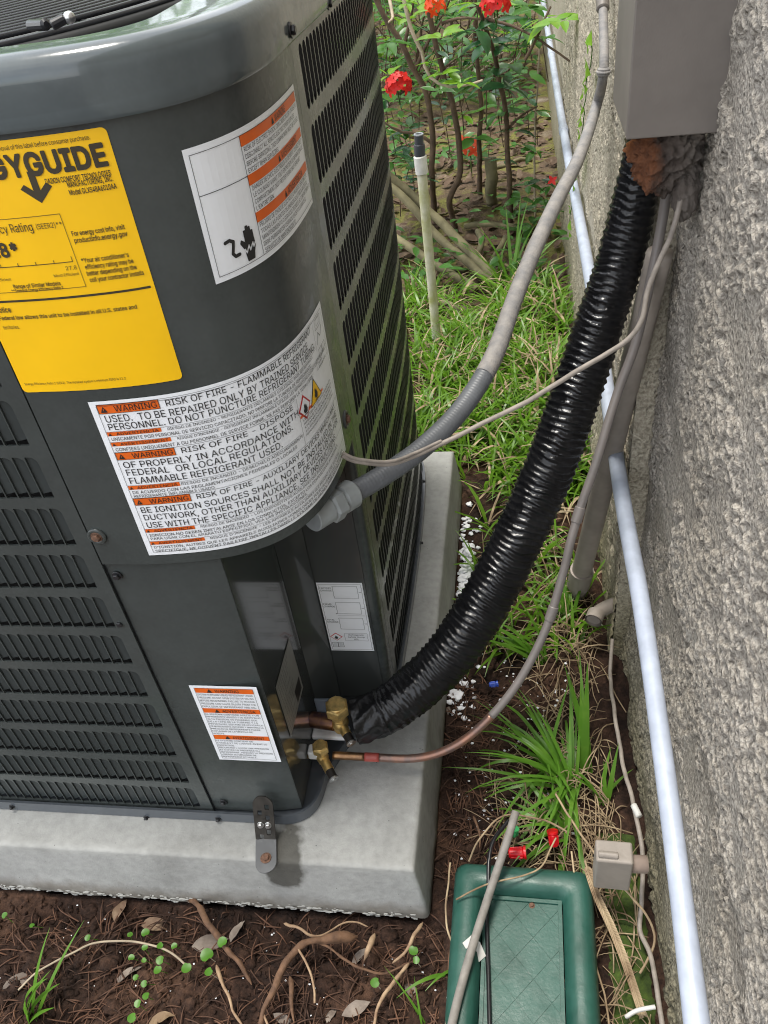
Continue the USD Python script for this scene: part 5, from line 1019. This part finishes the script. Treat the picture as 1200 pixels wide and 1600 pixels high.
# green sprigs on the right, by the wall
s4 = thing('leafy_sprig', 'thin stemmed sprig with drooping dark leaves near the far wall', 'plant', gz(835, 330, 0))
stems(s4, [[gz(838, 345, -.01), gy(836, 250, 2.9), gy(838, 170, 2.85), gy(842, 100, 2.8), (gy(845, 40, 2.8))]], .004, .0025, PALETWIG, .008)
for (px, py, m) in ((845, 280, LEAFD), (825, 290, LEAFM), (860, 290, LEAFM), (815, 310, LEAFM), (850, 310, LEAFM), (835, 235, LEAFM), (830, 350, LEAFM), (862, 330, LEAFM)): whorl(s4, gy(px, py, 2.75), 4, .06, m, rg, pitch=-.2)
floret(s4, gy(863, 282, 2.7), (0, -.8, .5), .018, PETALR, rg)
# climbing fern on the wall
vn = thing('wall_vine', 'thin climbing vine with small pale green leaflets on the stucco wall', 'vine', gx(905, 330, .14))
vp = [gx(892, 360, .134), gx(897, 300, .134), gx(906, 230, .134), gx(912, 170, .134), gx(920, 110, .134), gx(926, 50, .134)]
obj('stem', run(vp, .0010, .02, 6, .012), LEAFM, vn, smooth=True); VP, _ = resample(catmull(vp, 6), .035)
for k, p in enumerate(VP):
    for s in (-1, 1):
        if rg.random() < .8: obj('leaflet', orient(leaf(.036 * rg.uniform(.7, 1.2), .022), p + [-.004, 0, 0], (-.25 * rg.uniform(.3, 1), s * .9, rg.uniform(-.5, .4)), rg.uniform(-.4, .4), (-1, 0, .1)), LEAFY, vn, smooth=True)

# fallen branches
for q_, r_, lb_ in (([(560, 235, .34), (625, 290, .22), (690, 350, .12), (740, 400, .05), (775, 432, .02)], .015, 'upper of the two long mossy branches lying behind the riser pipe'), ([(560, 255, .28), (625, 305, .20), (680, 365, .10), (730, 410, .04), (770, 445, .01)], .0135, 'lower of the two long mossy branches lying behind the riser pipe'), ([(600, 355, .12), (640, 385, .08), (690, 420, .05), (745, 450, .02)], .013, 'thinner fallen branch low behind the riser pipe'), ([(670, 465, .03), (700, 478, .025), (735, 492, .02), (775, 520, .01)], .012, 'pale fallen stick at the edge of the grass')):
    t = thing('fallen_branch', lb_, 'branch', gz(q_[-1][0], q_[-1][1], 0), 'fallen branches behind the riser pipe'); P, S = resample(catmull([gz(*x) for x in q_], 8), .03)
    P = P + .02 * (np.stack([meshkit.fbm(np.c_[S * 5 + j * 13 + r_ * 900, S * 0, S * 0], 3, j) for j in range(3)], 1) - .5); obj('wood', tube(P, r_ * (1 + .25 * (meshkit.fbm(np.c_[S * 12, S * 0, S * 0], 3, 2) - .5)), 10), MOSSY, t, smooth=True)
for q_, r_, lb_ in (([(767, 250, .18), (768, 285, .10), (768, 320, .0)], .022, 'short mossy stump standing in the litter'), ([(728, 352, .02), (760, 350, .03), (800, 354, .02), (835, 358, .02)], .010, 'straight pale stick lying across the litter'), ([(748, 360, .05), (750, 385, .05), (745, 410, .0)], .010, 'short bent stick in front of the pale stick'), ([(790, 370, .05), (780, 390, .03), (768, 410, .0)], .009, 'short stick leaning right of the bent stick'), ([(775, 260, .05), (800, 255, .04), (830, 250, .02)], .008, 'thin stick right of the mossy stump')):
    t = thing('fallen_stick', lb_, 'stick', gz(*q_[-1][:2], 0), 'sticks in the leaf litter'); obj('wood', run([gz(*x) for x in q_], r_, .03, 8, .02, int(r_ * 1000)), MOSSY, t, smooth=True)

# blades
def blade(base, az, L_, W_, bend, rng, n=5, el=(.75, 1.45)):
    t = np.linspace(0, 1, n + 1); d = np.array([math.cos(az), math.sin(az)]); el0 = rng.uniform(*el); el = el0 - bend * t; dl = L_ / n
    x = np.r_[0, np.cumsum(np.cos(el[:-1]) * dl)]; z = np.r_[0, np.cumsum(np.sin(el[:-1]) * dl)]; w = W_ * (1 - t ** 2.2) * (.55 + .45 * np.minimum(1, t * 4)); w[-1] = .0002
    c = np.asarray(base) + np.c_[x * d[0], x * d[1], z]; sdir = np.array([-d[1], d[0], rng.uniform(-.35, .35)])
    v = np.vstack([c - sdir * w[:, None] / 2, c + sdir * w[:, None] / 2]); m = n + 1
    f = np.array([[k, k + 1, m + k + 1, m + k] for k in range(n)]); return v, np.vstack([f[:, [0, 1, 2]], f[:, [0, 2, 3]]])
gm_, dry = MB(), MB(); rg = np.random.default_rng(21)
cnt = 0
while cnt < 3600:
    x, y = rg.uniform(-.36, .135), rg.uniform(1.16, 2.45); px, py = project((x, y, .03))
    dens = meshkit.fbm(np.array([[x * 7, y * 7, 3.0]]), 3, 4)[0]
    edge = np.clip((y - 1.16) / .25, .15, 1) * np.clip((2.5 - y) / .45, .05, 1) * np.clip((x + .42) / .15, 0, 1)
    if x < -.10 and y < 1.43: continue
    cnt += 1
    if rg.random() > edge * np.clip((dens - .33) * 4.2, .06, 1): continue
    base = (x, y, gh(x, y) - .004); k = rg.integers(1, 4); az = rg.uniform(0, 6.28)
    for _ in range(k): (gm_ if rg.random() > .20 else dry).add(blade(base, az + rg.uniform(-1.3, 1.3), rg.uniform(.06, .19), rg.uniform(.0050, .0095), rg.uniform(.8, 2.3), rg))
for k in range(330):                                        # sparse tufts between slab and wall
    x, y = rg.uniform(-.08, .12), rg.uniform(.93, 1.2); gm_.add(blade((x, y, gh(x, y) - .004), rg.uniform(0, 6.28), rg.uniform(.04, .12), rg.uniform(.004, .008), rg.uniform(.8, 2.0), rg)) if rg.random() < .55 else dry.add(blade((x, y, gh(x, y) - .003), rg.uniform(0, 6.28), rg.uniform(.04, .11), rg.uniform(.0015, .0035), rg.uniform(1.2, 2.6), rg))
obj('grass', gm_.mesh(), GRASSM, smooth=True, kind='stuff', label='bright green broad bladed grass between the unit and the wall', cat='grass')
# dry straw
for k in range(560):
    if k < 260: x, y = rg.uniform(.02, .13), rg.uniform(.60, 1.12)
    elif k < 400: x, y = rg.uniform(-.05, .12), rg.uniform(.56, .72)
    else: x, y = rg.uniform(.09, .15), rg.uniform(.33, .62)
    a = rg.uniform(0, 6.28); L_ = rg.uniform(.03, .10); b = np.array([x, y, gh(x, y) + .004]); d = np.array([math.cos(a), math.sin(a), 0]); s = np.array([-d[1], d[0], 0]) * rg.uniform(-.4, .4)
    if (b + d * L_)[0] > .15 or (b + d * L_)[0] < -.10: continue
    dry.add(tube(catmull([b, b + d * L_ * .35 + s * L_ * .2 + [0, 0, rg.uniform(.002, .025)], b + d * L_ * .7 + s * L_ * .5 + [0, 0, rg.uniform(0, .02)], b + d * L_ + s * L_ * 1.0], 3), rg.uniform(.0004, .0011), 4, cap=False))
for k in range(420):
    x, y = rg.uniform(-.35, .12), rg.uniform(1.75, 2.3) if k % 2 else rg.uniform(1.15, 1.75); a = rg.uniform(0, 6.28); L_ = rg.uniform(.05, .15); b = np.array([x, y, gh(x, y) + .012]); d = np.array([math.cos(a), math.sin(a), 0]); e = b + d * L_
    if e[0] > .14 or (e[0] < -.1 and e[1] < 1.42) or (x < -.1 and y < 1.42): continue
    dry.add(tube([b, b + d * L_ * .5 + [0, 0, rg.uniform(0, .03)], e], rg.uniform(.0008, .0016), 4, cap=False))
obj('dry_straw', dry.mesh(), STRAW, smooth=True, kind='stuff', label='tangle of dry tan straw and dead grass along the wall', cat='straw')

# tufts of long leaves by the wall
def tuft(name, label, base, n, L_, W_, rng, m=LILYM, az=None, spread=3.14, bend=(.5, 1.6), el=(.75, 1.45)):
    t = thing(name, label, 'grass tuft', base, 'tufts of long leaves')
    for k in range(n):
        a = rng.uniform(0, 6.28) if az is None else az + rng.uniform(-spread, spread)
        obj('leaf_blade', blade(np.asarray(base) + [rng.uniform(-.008, .008), rng.uniform(-.008, .008), -.003], a, L_ * rng.uniform(.6, 1.1), W_ * rng.uniform(.7, 1.2), rng.uniform(*bend), rng, 8, el), m, t, smooth=True)
    return t
def gb(px, py): p = gz(px, py, 0); p[2] = gh(p[0], p[1]); return p
rg = np.random.default_rng(33)
tuft('long_leaf_tuft', 'large arching green leaf tuft between the copper line and the wall', gb(893, 1225), 52, .185, .0066, rg, az=3.2, spread=1.8, bend=(.8, 2.2), el=(.4, 1.2))
tuft('long_leaf_tuft', 'sprawling leaf tuft in the middle of the strip below the copper line', gb(858, 1190), 24, .15, .006, rg, az=2.9, spread=2.2, bend=(.8, 2.2), el=(.4, 1.2))
tuft('long_leaf_tuft', 'green leaf tuft just above the red wire connectors', gb(882, 1295), 20, .13, .0062, rg, az=2.9, spread=1.8, bend=(.7, 1.8), el=(.35, 1.2))
tuft('long_leaf_tuft', 'leaf tuft with two tall upright blades below the brown elbow', gb(915, 1200), 6, .19, .011, rg, az=1.7, spread=.35, bend=(.1, .5))
tuft('long_leaf_tuft', 'small leaf tuft at the wall right above the outlet box', gb(945, 1245), 8, .10, .007, rg, az=1.9, spread=1.2)
tuft('long_leaf_tuft', 'long thin leaf tuft reaching under the black hose', gb(850, 1030), 8, .15, .009, rg, az=2.5, spread=.9)
tuft('long_leaf_tuft', 'leaf tuft at the foot of the brown drain pipe', gb(890, 960), 12, .13, .008, rg, az=2.2, spread=1.3)
tuft('long_leaf_tuft', 'upright leaf tuft beside the conduit at the back of the grass', gb(800, 452), 12, .26, .011, rg, az=1.6, spread=1.6, bend=(.3, 1.2))
tuft('long_leaf_tuft', 'small green sprout with narrow leaves at the left edge of the green box', gb(700, 1515), 8, .085, .0045, rg, bend=(.8, 2.0))
tuft('long_leaf_tuft', 'pale green grass tuft at the bottom left corner', gb(40, 1590), 7, .13, .009, rg, az=.6, spread=.8, bend=(.3, 1.0))
tuft('long_leaf_tuft', 'single thin grass shoot bending in the soil below the slab', gb(655, 1590), 3, .10, .0025, rg, az=2.2, spread=.4, bend=(.9, 1.8))
# dead leaf blade in the big tuft
# braided dry frond beside the green box
fr = thing('dried_frond', 'braided looking dried tan frond lying along the green box', 'frond', gb(985, 1520))
fpth, fs_ = resample(catmull([gz(914, 1345, .05), gz(930, 1395, .045), gz(955, 1450, .03), gz(975, 1500, .02), gz(992, 1550, .015), gz(1005, 1590, .012)], 8), .0035)
obj('rib', tube(fpth, .0016, 6), STRAW, fr, smooth=True)
for k in range(2, len(fpth) - 2):
    t = fpth[k + 1] - fpth[k - 1]; t /= np.linalg.norm(t); s = np.cross(t, [0, 0, 1]); s /= np.linalg.norm(s)
    for sg in (-1, 1): obj('scale', orient(leaf(.0105, .0040, .5, -.1, 3), fpth[k], t * .8 + s * sg * .45 + np.array([0, 0, .15])), STRAW, fr, smooth=True)
def strawrun(pts, r, name, label): t = thing(name, label, 'straw', pts[0], 'dry stalks round the green box'); obj('stalk', run(pts, r, .005, 6, .006, 3), STRAW, t, smooth=True)
strawrun([gz(870, 1240, .06), gz(905, 1300, .05), gz(950, 1360, .075), gz(1000, 1420, .05), gz(1022, 1470, .02), gz(1000, 1520, .015)], .0016, 'dry_stalk', 'long tan stalk bowing past the outlet box to the wall')
strawrun([gz(895, 1330, .05), gz(905, 1400, .045), gz(925, 1480, .03), gz(945, 1560, .02), gz(950, 1610, .02)], .0013, 'dry_stalk', 'tan stalk hanging down right of the green box')
strawrun([gz(715, 1405, .058), gz(760, 1385, .068), gz(820, 1368, .062), gz(850, 1350, .06), gz(868, 1310, .06)], .0012, 'dry_stalk', 'tan stalk looping across the top of the green box')
strawrun([gz(735, 1345, .055), gz(752, 1312, .085), gz(790, 1275, .09), gz(850, 1282, .07), gz(885, 1300, .05)], .0013, 'dry_stalk', 'tan stalk arching over the red wire connectors')
strawrun([gz(700, 1600, .04), gz(712, 1500, .03), gz(698, 1440, .04), gz(702, 1350, .05)], .0013, 'dry_stalk', 'greenish stalk rising along the left rim of the green box')
ws = thing('white_strip', 'thin curled white plastic strip at the foot of the wall', 'strip', gz(1000, 1585, .02)); obj('strip', run([gz(978, 1589, .02), gz(995, 1579, .03), gz(1024, 1573, .035)], .0026, .004, 6), TAG, ws, smooth=True)

# moss at the wall foot
mm = gridmesh(np.arange(.088, .172, .004), np.arange(.30, .62, .004), lambda X, Yy: ground_h(X, Yy) + .004 + .008 * meshkit.fbm(np.stack([X, Yy, 0 * X], -1) * 60, 3, 3) - .030 * np.clip(np.abs(X - .128) / .045, 0, 1) ** 2)
obj('moss', mm, MOSS, smooth=True, kind='stuff', label='dark green moss on the soil at the foot of the wall', cat='moss')

# ---- front soil: roots, dead leaves, seedlings
def root(pts, r, label, m=BARK, seed=0, taper=.5):
    t = thing('root', label, 'root', pts[0], 'roots in the front soil'); P, S = resample(catmull(pts, 8), .004); P = P + .010 * (np.stack([meshkit.fbm(np.c_[S * 22 + j * 17 + seed * 5, S * 0, S * 0], 3, j) for j in range(3)], 1) - .5)
    r = r * .75; rr = np.linspace(r, r * taper, len(P)) * (1 + .9 * (meshkit.fbm(np.c_[S * 60 + seed, S * 0, S * 0], 3, 7) - .5)) * np.clip(np.minimum(S, S[-1] - S) / (2.5 * r) + .25, .25, 1)
    obj('bark', tube(P, 0, 12, True, lambda i, th: rr[i][:, None] * (.72 + .62 * meshkit.fbm(np.stack([np.cos(th)[None, :] * 1.6 + 0 * S[i][:, None], np.sin(th)[None, :] * 1.6 + 0 * S[i][:, None], S[i][:, None] * 45 + 0 * th[None, :]], -1) + seed * 7, 3, 5))), m, t, smooth=True)
    return P, t
R1, t1 = root([gz(560, 1462, .012), gz(515, 1468, .028), gz(470, 1475, .030), gz(445, 1500, .028), gz(430, 1540, .022), gz(412, 1580, .016), gz(400, 1630, .008)], .0075, 'thick looping brown root in the middle of the front soil', seed=1)
for k in (20, 40, 60): 
    if k < len(R1): obj('rootlet', run([R1[k], R1[k] + [.02, -.03, -.004], R1[k] + [.03, -.06, -.012]], .0015, .005, 6, .01, k), PALEROOT, t1, smooth=True)
root([gz(283, 1392, -.012), gz(325, 1440, .016), gz(350, 1475, .016), gz(372, 1505, .01), gz(390, 1540, .0)], .0065, 'brown root slanting down from the slab near the grey leaf', seed=2)
root([gz(490, 1470, .02), gz(530, 1490, .02), gz(565, 1512, .018), gz(600, 1520, .012), gz(640, 1505, .01)], .0026, 'thin dark root running right from the looping root', seed=3)
root([gz(640, 1505, .012), gz(610, 1535, .016), gz(590, 1570, .012), gz(580, 1620, .004)], .0038, 'thin root curving down towards the bottom edge', PALEROOT, 4)
root([gz(662, 1438, .012), gz(645, 1465, .016), gz(625, 1490, .012), gz(612, 1505, .0)], .0034, 'short forked root under the slab corner', PALEROOT, 5)
root([gz(440, 1445, .012), gz(470, 1450, .02), gz(500, 1462, .016), gz(545, 1440, .014), gz(575, 1448, .008)], .0024, 'fine root running along the slab edge', PALEROOT, 6)
root([gz(585, 1458, .010), gz(578, 1480, .014), gz(565, 1500, .006)], .0055, 'stubby broken root end with pale torn wood', PALEROOT, 7)
root([gz(450, 1525, .014), gz(455, 1560, .012), gz(460, 1600, .004)], .0042, 'short brown root right of the looping root', BARK, 8)
root([gz(335, 1505, .012), gz(345, 1535, .010), gz(365, 1575, .010), gz(385, 1600, .002)], .0036, 'pale brown root below the round leaves', PALEROOT, 9)
root([gz(738, 1275, .02), gz(748, 1300, .022), gz(745, 1325, .014)], .0030, 'short root in the soil between slab and green box', BARK, 10)
rm = MB(); rg = np.random.default_rng(71)
for k in range(1500):
    x, y = (rg.uniform(-.72, -.09), rg.uniform(.24, .47)) if k % 4 else (rg.uniform(-.11, -.03), rg.uniform(.52, .86))
    a = rg.uniform(0, 6.28); L_ = rg.uniform(.012, .055); b = np.array([x, y, gh(x, y) + .001]); d = np.array([math.cos(a), math.sin(a), 0]); s = np.array([-d[1], d[0], 0]) * rg.uniform(-.5, .5)
    rm.add(tube(catmull([b - [0, 0, .003], b + d * L_ * .4 + s * L_ * .3 + [0, 0, rg.uniform(.002, .010)], b + d * L_ + s * L_ * .4], 4), rg.uniform(.0003, .0011), 4, cap=False))
obj('fine_roots', rm.mesh(), mat('fine_root', (0.15, 0.072, 0.040), rough=.85, color2=(.035, .017, .010), vscale=35), smooth=True, kind='stuff', label='fine hair roots all over the bare soil', cat='roots')
# soil crumbs
cb = MB(); ico = trimesh.creation.icosphere(1, 1.0); cbl = []
for k in range(2600):
    x, y = (rg.uniform(-.75, -.09), rg.uniform(.22, .475)) if k % 3 else (rg.uniform(-.115, .10), rg.uniform(.50, 1.0))
    r_ = rg.uniform(.0012, .0042) * (1.8 if rg.random() < .06 else 1); v = ico.vertices * rg.uniform(.6, 1.25, (len(ico.vertices), 1)) * r_ * rg.uniform(.7, 1.2, 3); cb.add((v + [x, y, gh(x, y) + r_ * .25], ico.faces))
obj('soil_crumbs', cb.mesh(), SOIL, smooth=True, kind='stuff', label='loose dark crumbs of soil in front of and beside the slab', cat='soil')
cl_ = MB(); ico2 = trimesh.creation.icosphere(2, 1.0)
for k in range(170):
    x, y = (rg.uniform(-.75, -.10), rg.uniform(.23, .465)) if k % 4 else (rg.uniform(-.110, -.02), rg.uniform(.52, .90))
    r_ = rg.uniform(.004, .011); v = ico2.vertices; v = v * (.45 + 1.1 * meshkit.fbm(v * 2.2 + k * 3.7, 4, 5))[:, None] * r_ * [1.2, 1.0, .75]; cl_.add((v + [x, y, gh(x, y) + r_ * .1], ico2.faces))
obj('soil_clods', cl_.mesh(), SOIL, smooth=True, kind='stuff', label='rough clods of dark soil in front of and beside the slab', cat='soil')
wh = MB(); ico0 = trimesh.creation.icosphere(1, 1.0)
for k in range(520):
    if k < 110: x, y, r_ = rg.uniform(-.70, -.09), rg.uniform(.25, .47), rg.uniform(.0006, .0013)
    elif k < 330: x, y, r_ = rg.uniform(-.105, .08), rg.uniform(.56, .98), rg.uniform(.0007, .0024)
    else: x, y, r_ = -.118 + abs(rg.normal(0, .018)), rg.uniform(.80, 1.30), rg.uniform(.0012, .0050)
    v = ico0.vertices * rg.uniform(.7, 1.2, (len(ico0.vertices), 1)) * r_ * [1.2, 1, .7]; wh.add((v + [x, y, gh(x, y) + r_ * .4 + .001], ico0.faces))
for k in range(110):
    x, y, r_ = -.112 + abs(rg.normal(0, .010)), rg.normal(1.03, .09), rg.uniform(.003, .009)
    v = ico0.vertices * rg.uniform(.45, 1.4, (len(ico0.vertices), 1)) * r_ * [1.1, 1.2, .45]; wh.add((v + [x, y, gh(x, y) + r_ * .2 + .001], ico0.faces))
obj('white_gravel', wh.mesh(), WHITEST, smooth=True, kind='stuff', label='white crumbs of filler scattered in the soil along the slab', cat='gravel')
# dead leaves that can be told apart
rg = np.random.default_rng(44)
for (px, py, L_, a, m, lb_) in ((322, 1462, .060, .3, DEADGREY, 'large crumpled grey leaf below the slab edge'), (184, 1417, .040, 1.4, DEADLEAF, 'reddish brown dead leaf standing at the slab edge'), (237, 1432, .052, .2, DEADLEAF, 'brown curled dead leaf left of the slanting root'), (196, 1518, .042, .9, DEADGREY, 'tan dead leaf in the lower left soil'), (366, 1445, .038, 1.2, DEADGREY, 'pale rolled dead leaf under the slab'), (556, 1575, .046, .5, DEADGREY, 'grey brown dead leaf at the bottom beside the shoot'), (515, 1580, .028, 1.3, DEADGREY, 'small pale leaf fragment at the bottom middle'), (440, 1587, .034, 2.8, DEADGREY, 'small grey leaf near the lower end of the looping root'), (560, 1480, .040, .7, DEADGREY, 'olive tan dead leaf beside the stubby root'), (250, 1590, .040, .5, STRAW, 'braided tan leaf tip at the bottom left'), (20, 1530, .055, .6, DEADGREY, 'grey leaf at the left edge of the soil'), (640, 1540, .036, 2.2, DEADGREY, 'tan leaf scrap left of the green box'), (700, 1105, .020, 1.5, DEADGREY, 'small brown leaf against the right side of the slab')):
    p = gz(px, py, 0); p[2] = gh(p[0], p[1]) + .007; t = thing('dead_leaf', lb_, 'leaf', p, 'dead leaves on the bare soil'); d = np.array([math.cos(a), math.sin(a), rg.uniform(-.1, .25)])
    L_ *= .82; v, f = leaf(L_, L_ * .42, rg.uniform(.3, .9), rg.uniform(-.2, .5), 7); v = v + (meshkit.fbm(v * 90 + px, 3, 3)[:, None] - .5) * [0, .002, .010]; obj('blade', orient((v, f), p - d / np.linalg.norm(d) * L_ / 2, d, rg.uniform(-.5, .5)), m, t, smooth=True)
# leaf litter of the background
lt = MB()
for k in range(2600):
    y = 1.9 + 5.2 * rg.random() ** 1.5; x = rg.uniform(-.30 - .16 * y, .145); 
    if y < 2.3 and rg.random() < .6: continue
    L_ = rg.uniform(.025, .075); a = rg.uniform(0, 6.28); d = np.array([math.cos(a), math.sin(a), rg.uniform(-.2, .3)]); lt.add(orient(leaf(L_, L_ * rg.uniform(.3, .5), rg.uniform(-.3, .6), rg.uniform(-.3, .3), 3), (x, y, gh(x, y) + .008), d, rg.uniform(-.6, .6)))
obj('leaf_litter', lt.mesh(), LITTER, smooth=True, kind='stuff', label='brown and grey fallen leaves covering the ground under the shrubs', cat='leaf litter')
# low ground cover under the shrubs
gc_ = MB()
for k in range(1500):
    y = rg.uniform(2.3, 5.5); x = rg.uniform(-.30 - .16 * y, .12); dens = meshkit.fbm(np.array([[x * 3, y * 2.2, 1.0]]), 3, 14)[0]
    if dens < .47: continue
    z = gh(x, y) + rg.uniform(.01, .12); L_ = rg.uniform(.03, .065); a = rg.uniform(0, 6.28); gc_.add(orient(leaf(L_, L_ * .45, .2, .2, 3), (x, y, z), (math.cos(a), math.sin(a), rg.uniform(-.2, .5)), rg.uniform(-.4, .4)))
obj('ground_cover', gc_.mesh(), LEAFM, smooth=True, kind='stuff', label='low green ground cover leaves among the litter', cat='ground cover')
# round leaved creeper and seedlings
def roundleaf(L_, rng):
    n = 12; t = np.linspace(0, 2 * np.pi, n, endpoint=False); r = L_ / 2 * (1 - .28 * np.exp(-((np.mod(t + np.pi, 2 * np.pi) - np.pi) / .35) ** 2)); v = np.c_[r * np.cos(t), r * np.sin(t), .12 * r * np.cos(2 * t)]; v = np.vstack([[0, 0, -.0006], v]); return v, np.array([[0, 1 + k, 1 + (k + 1) % n] for k in range(n)])
cv = thing('creeping_plant', 'creeping plant with a pale runner and small round leaves in the front soil', 'plant', gz(150, 1470, .01))
obj('runner', run([gz(30, 1548, .012), gz(60, 1520, .016), gz(110, 1492, .022), gz(150, 1473, .024), gz(200, 1471, .022), gz(240, 1478, .020), gz(270, 1490, .018), gz(290, 1506, .012)], .0014, .005, 6, .004), PALETWIG, cv, smooth=True)
for (px, py, s) in ((137, 1465, 1), (203, 1460, .9), (227, 1457, 1.3), (226, 1480, 1), (250, 1477, 1.1), (250, 1500, 1.3), (272, 1478, 1), (246, 1515, 1.3), (291, 1512, 1.6), (205, 1496, 1), (212, 1527, .9), (225, 1537, 1), (228, 1556, 1.1), (215, 1568, 1.1), (206, 1590, 1.4), (7, 1430, 1), (50, 1446, .8), (225, 1500, .8)):
    p = gz(px, py, .022); obj('round_leaf', orient(roundleaf(.0084 * s, rg), p, (rg.uniform(-.4, 1), rg.uniform(-1, 1), 0), rg.uniform(-.3, .3)), ROUNDL, cv, smooth=True); obj('stalk', tube([p - [0, 0, .001], p + [rg.uniform(-.006, .006), rg.uniform(0, .008), -.024]], .0005, 4), ROUNDL, cv)
for pts, lb_ in ((((323, 1492, 1.7), (347, 1472, 1.35), (326, 1518, 1.1)), 'cluster of three bright round leaves below the grey leaf'), (((586, 1535, 1.2),), 'lone round leaf seedling in the soil near the green box'), (((650, 1500, .9), (646, 1485, 1.2)), 'small two leaved seedling left of the green box')):
    t = thing('round_leaf_seedling', lb_, 'seedling', gz(pts[0][0], pts[0][1], 0), 'round leaved seedlings')
    for px, py, s in pts: p = gz(px, py, .026); obj('round_leaf', orient(roundleaf(.0100 * s, rg), p, (rg.uniform(-.4, 1), rg.uniform(-1, 1), 0), rg.uniform(-.2, .2)), ROUNDL, t, smooth=True); obj('stalk', tube([p - [0, 0, .001], p + [.003, .004, -.03]], .0006, 4), PALETWIG, t)

# ================================================================== TREES BEHIND (seen mirrored in the lid)
def tree(x, y, h, seed, label):
    rng = np.random.default_rng(seed); t = thing('garden_tree', label, 'tree', (x, y, 0), 'trees behind the shrubs'); tr_ = MB(); P, S = resample(catmull([(x, y, -.1), (x + .1, y, h * .3), (x - .1, y + .1, h * .6), (x, y, h * .85)], 6), .2); obj('trunk', tube(P, np.linspace(.11, .03, len(P)), 10), STEM, t, smooth=True); cr = MB()
    for k in range(16):
        p = P[int(len(P) * rng.uniform(.12, .95))]; a = rng.uniform(0, 6.28); e = p + np.array([math.cos(a), math.sin(a), .5]) * rng.uniform(.6, 1.3); obj('limb', tube([p, (p + e) / 2 + [0, 0, .08], e], [.035, .02, .01], 7), STEM, t, smooth=True)
        for c in range(200):
            q = e + rng.normal(0, .33, 3); b = rng.uniform(0, 6.28); L_ = rng.uniform(.14, .26); cr.add(orient(leaf(L_, L_ * .45, .2, .2, 2), q, (math.cos(b), math.sin(b), rng.uniform(-.8, .5)), rng.uniform(-1, 1)))
    obj('crown', cr.mesh(), LEAFY, t, smooth=True)
for k, (x, y, h, lb_) in enumerate(((-3.5, 5.6, 3.4, 'light green tree far left behind the unit, out of the frame'), (-2.1, 6.6, 3.6, 'mid green tree behind the shrubs, above the frame'), (-1.0, 9.0, 3.6, 'light green tree straight behind the shrubs, above the frame'), (-4.6, 7.5, 4.2, 'taller mid green tree far behind on the left, above the frame'))): tree(x, y, h, 101 + k, lb_)
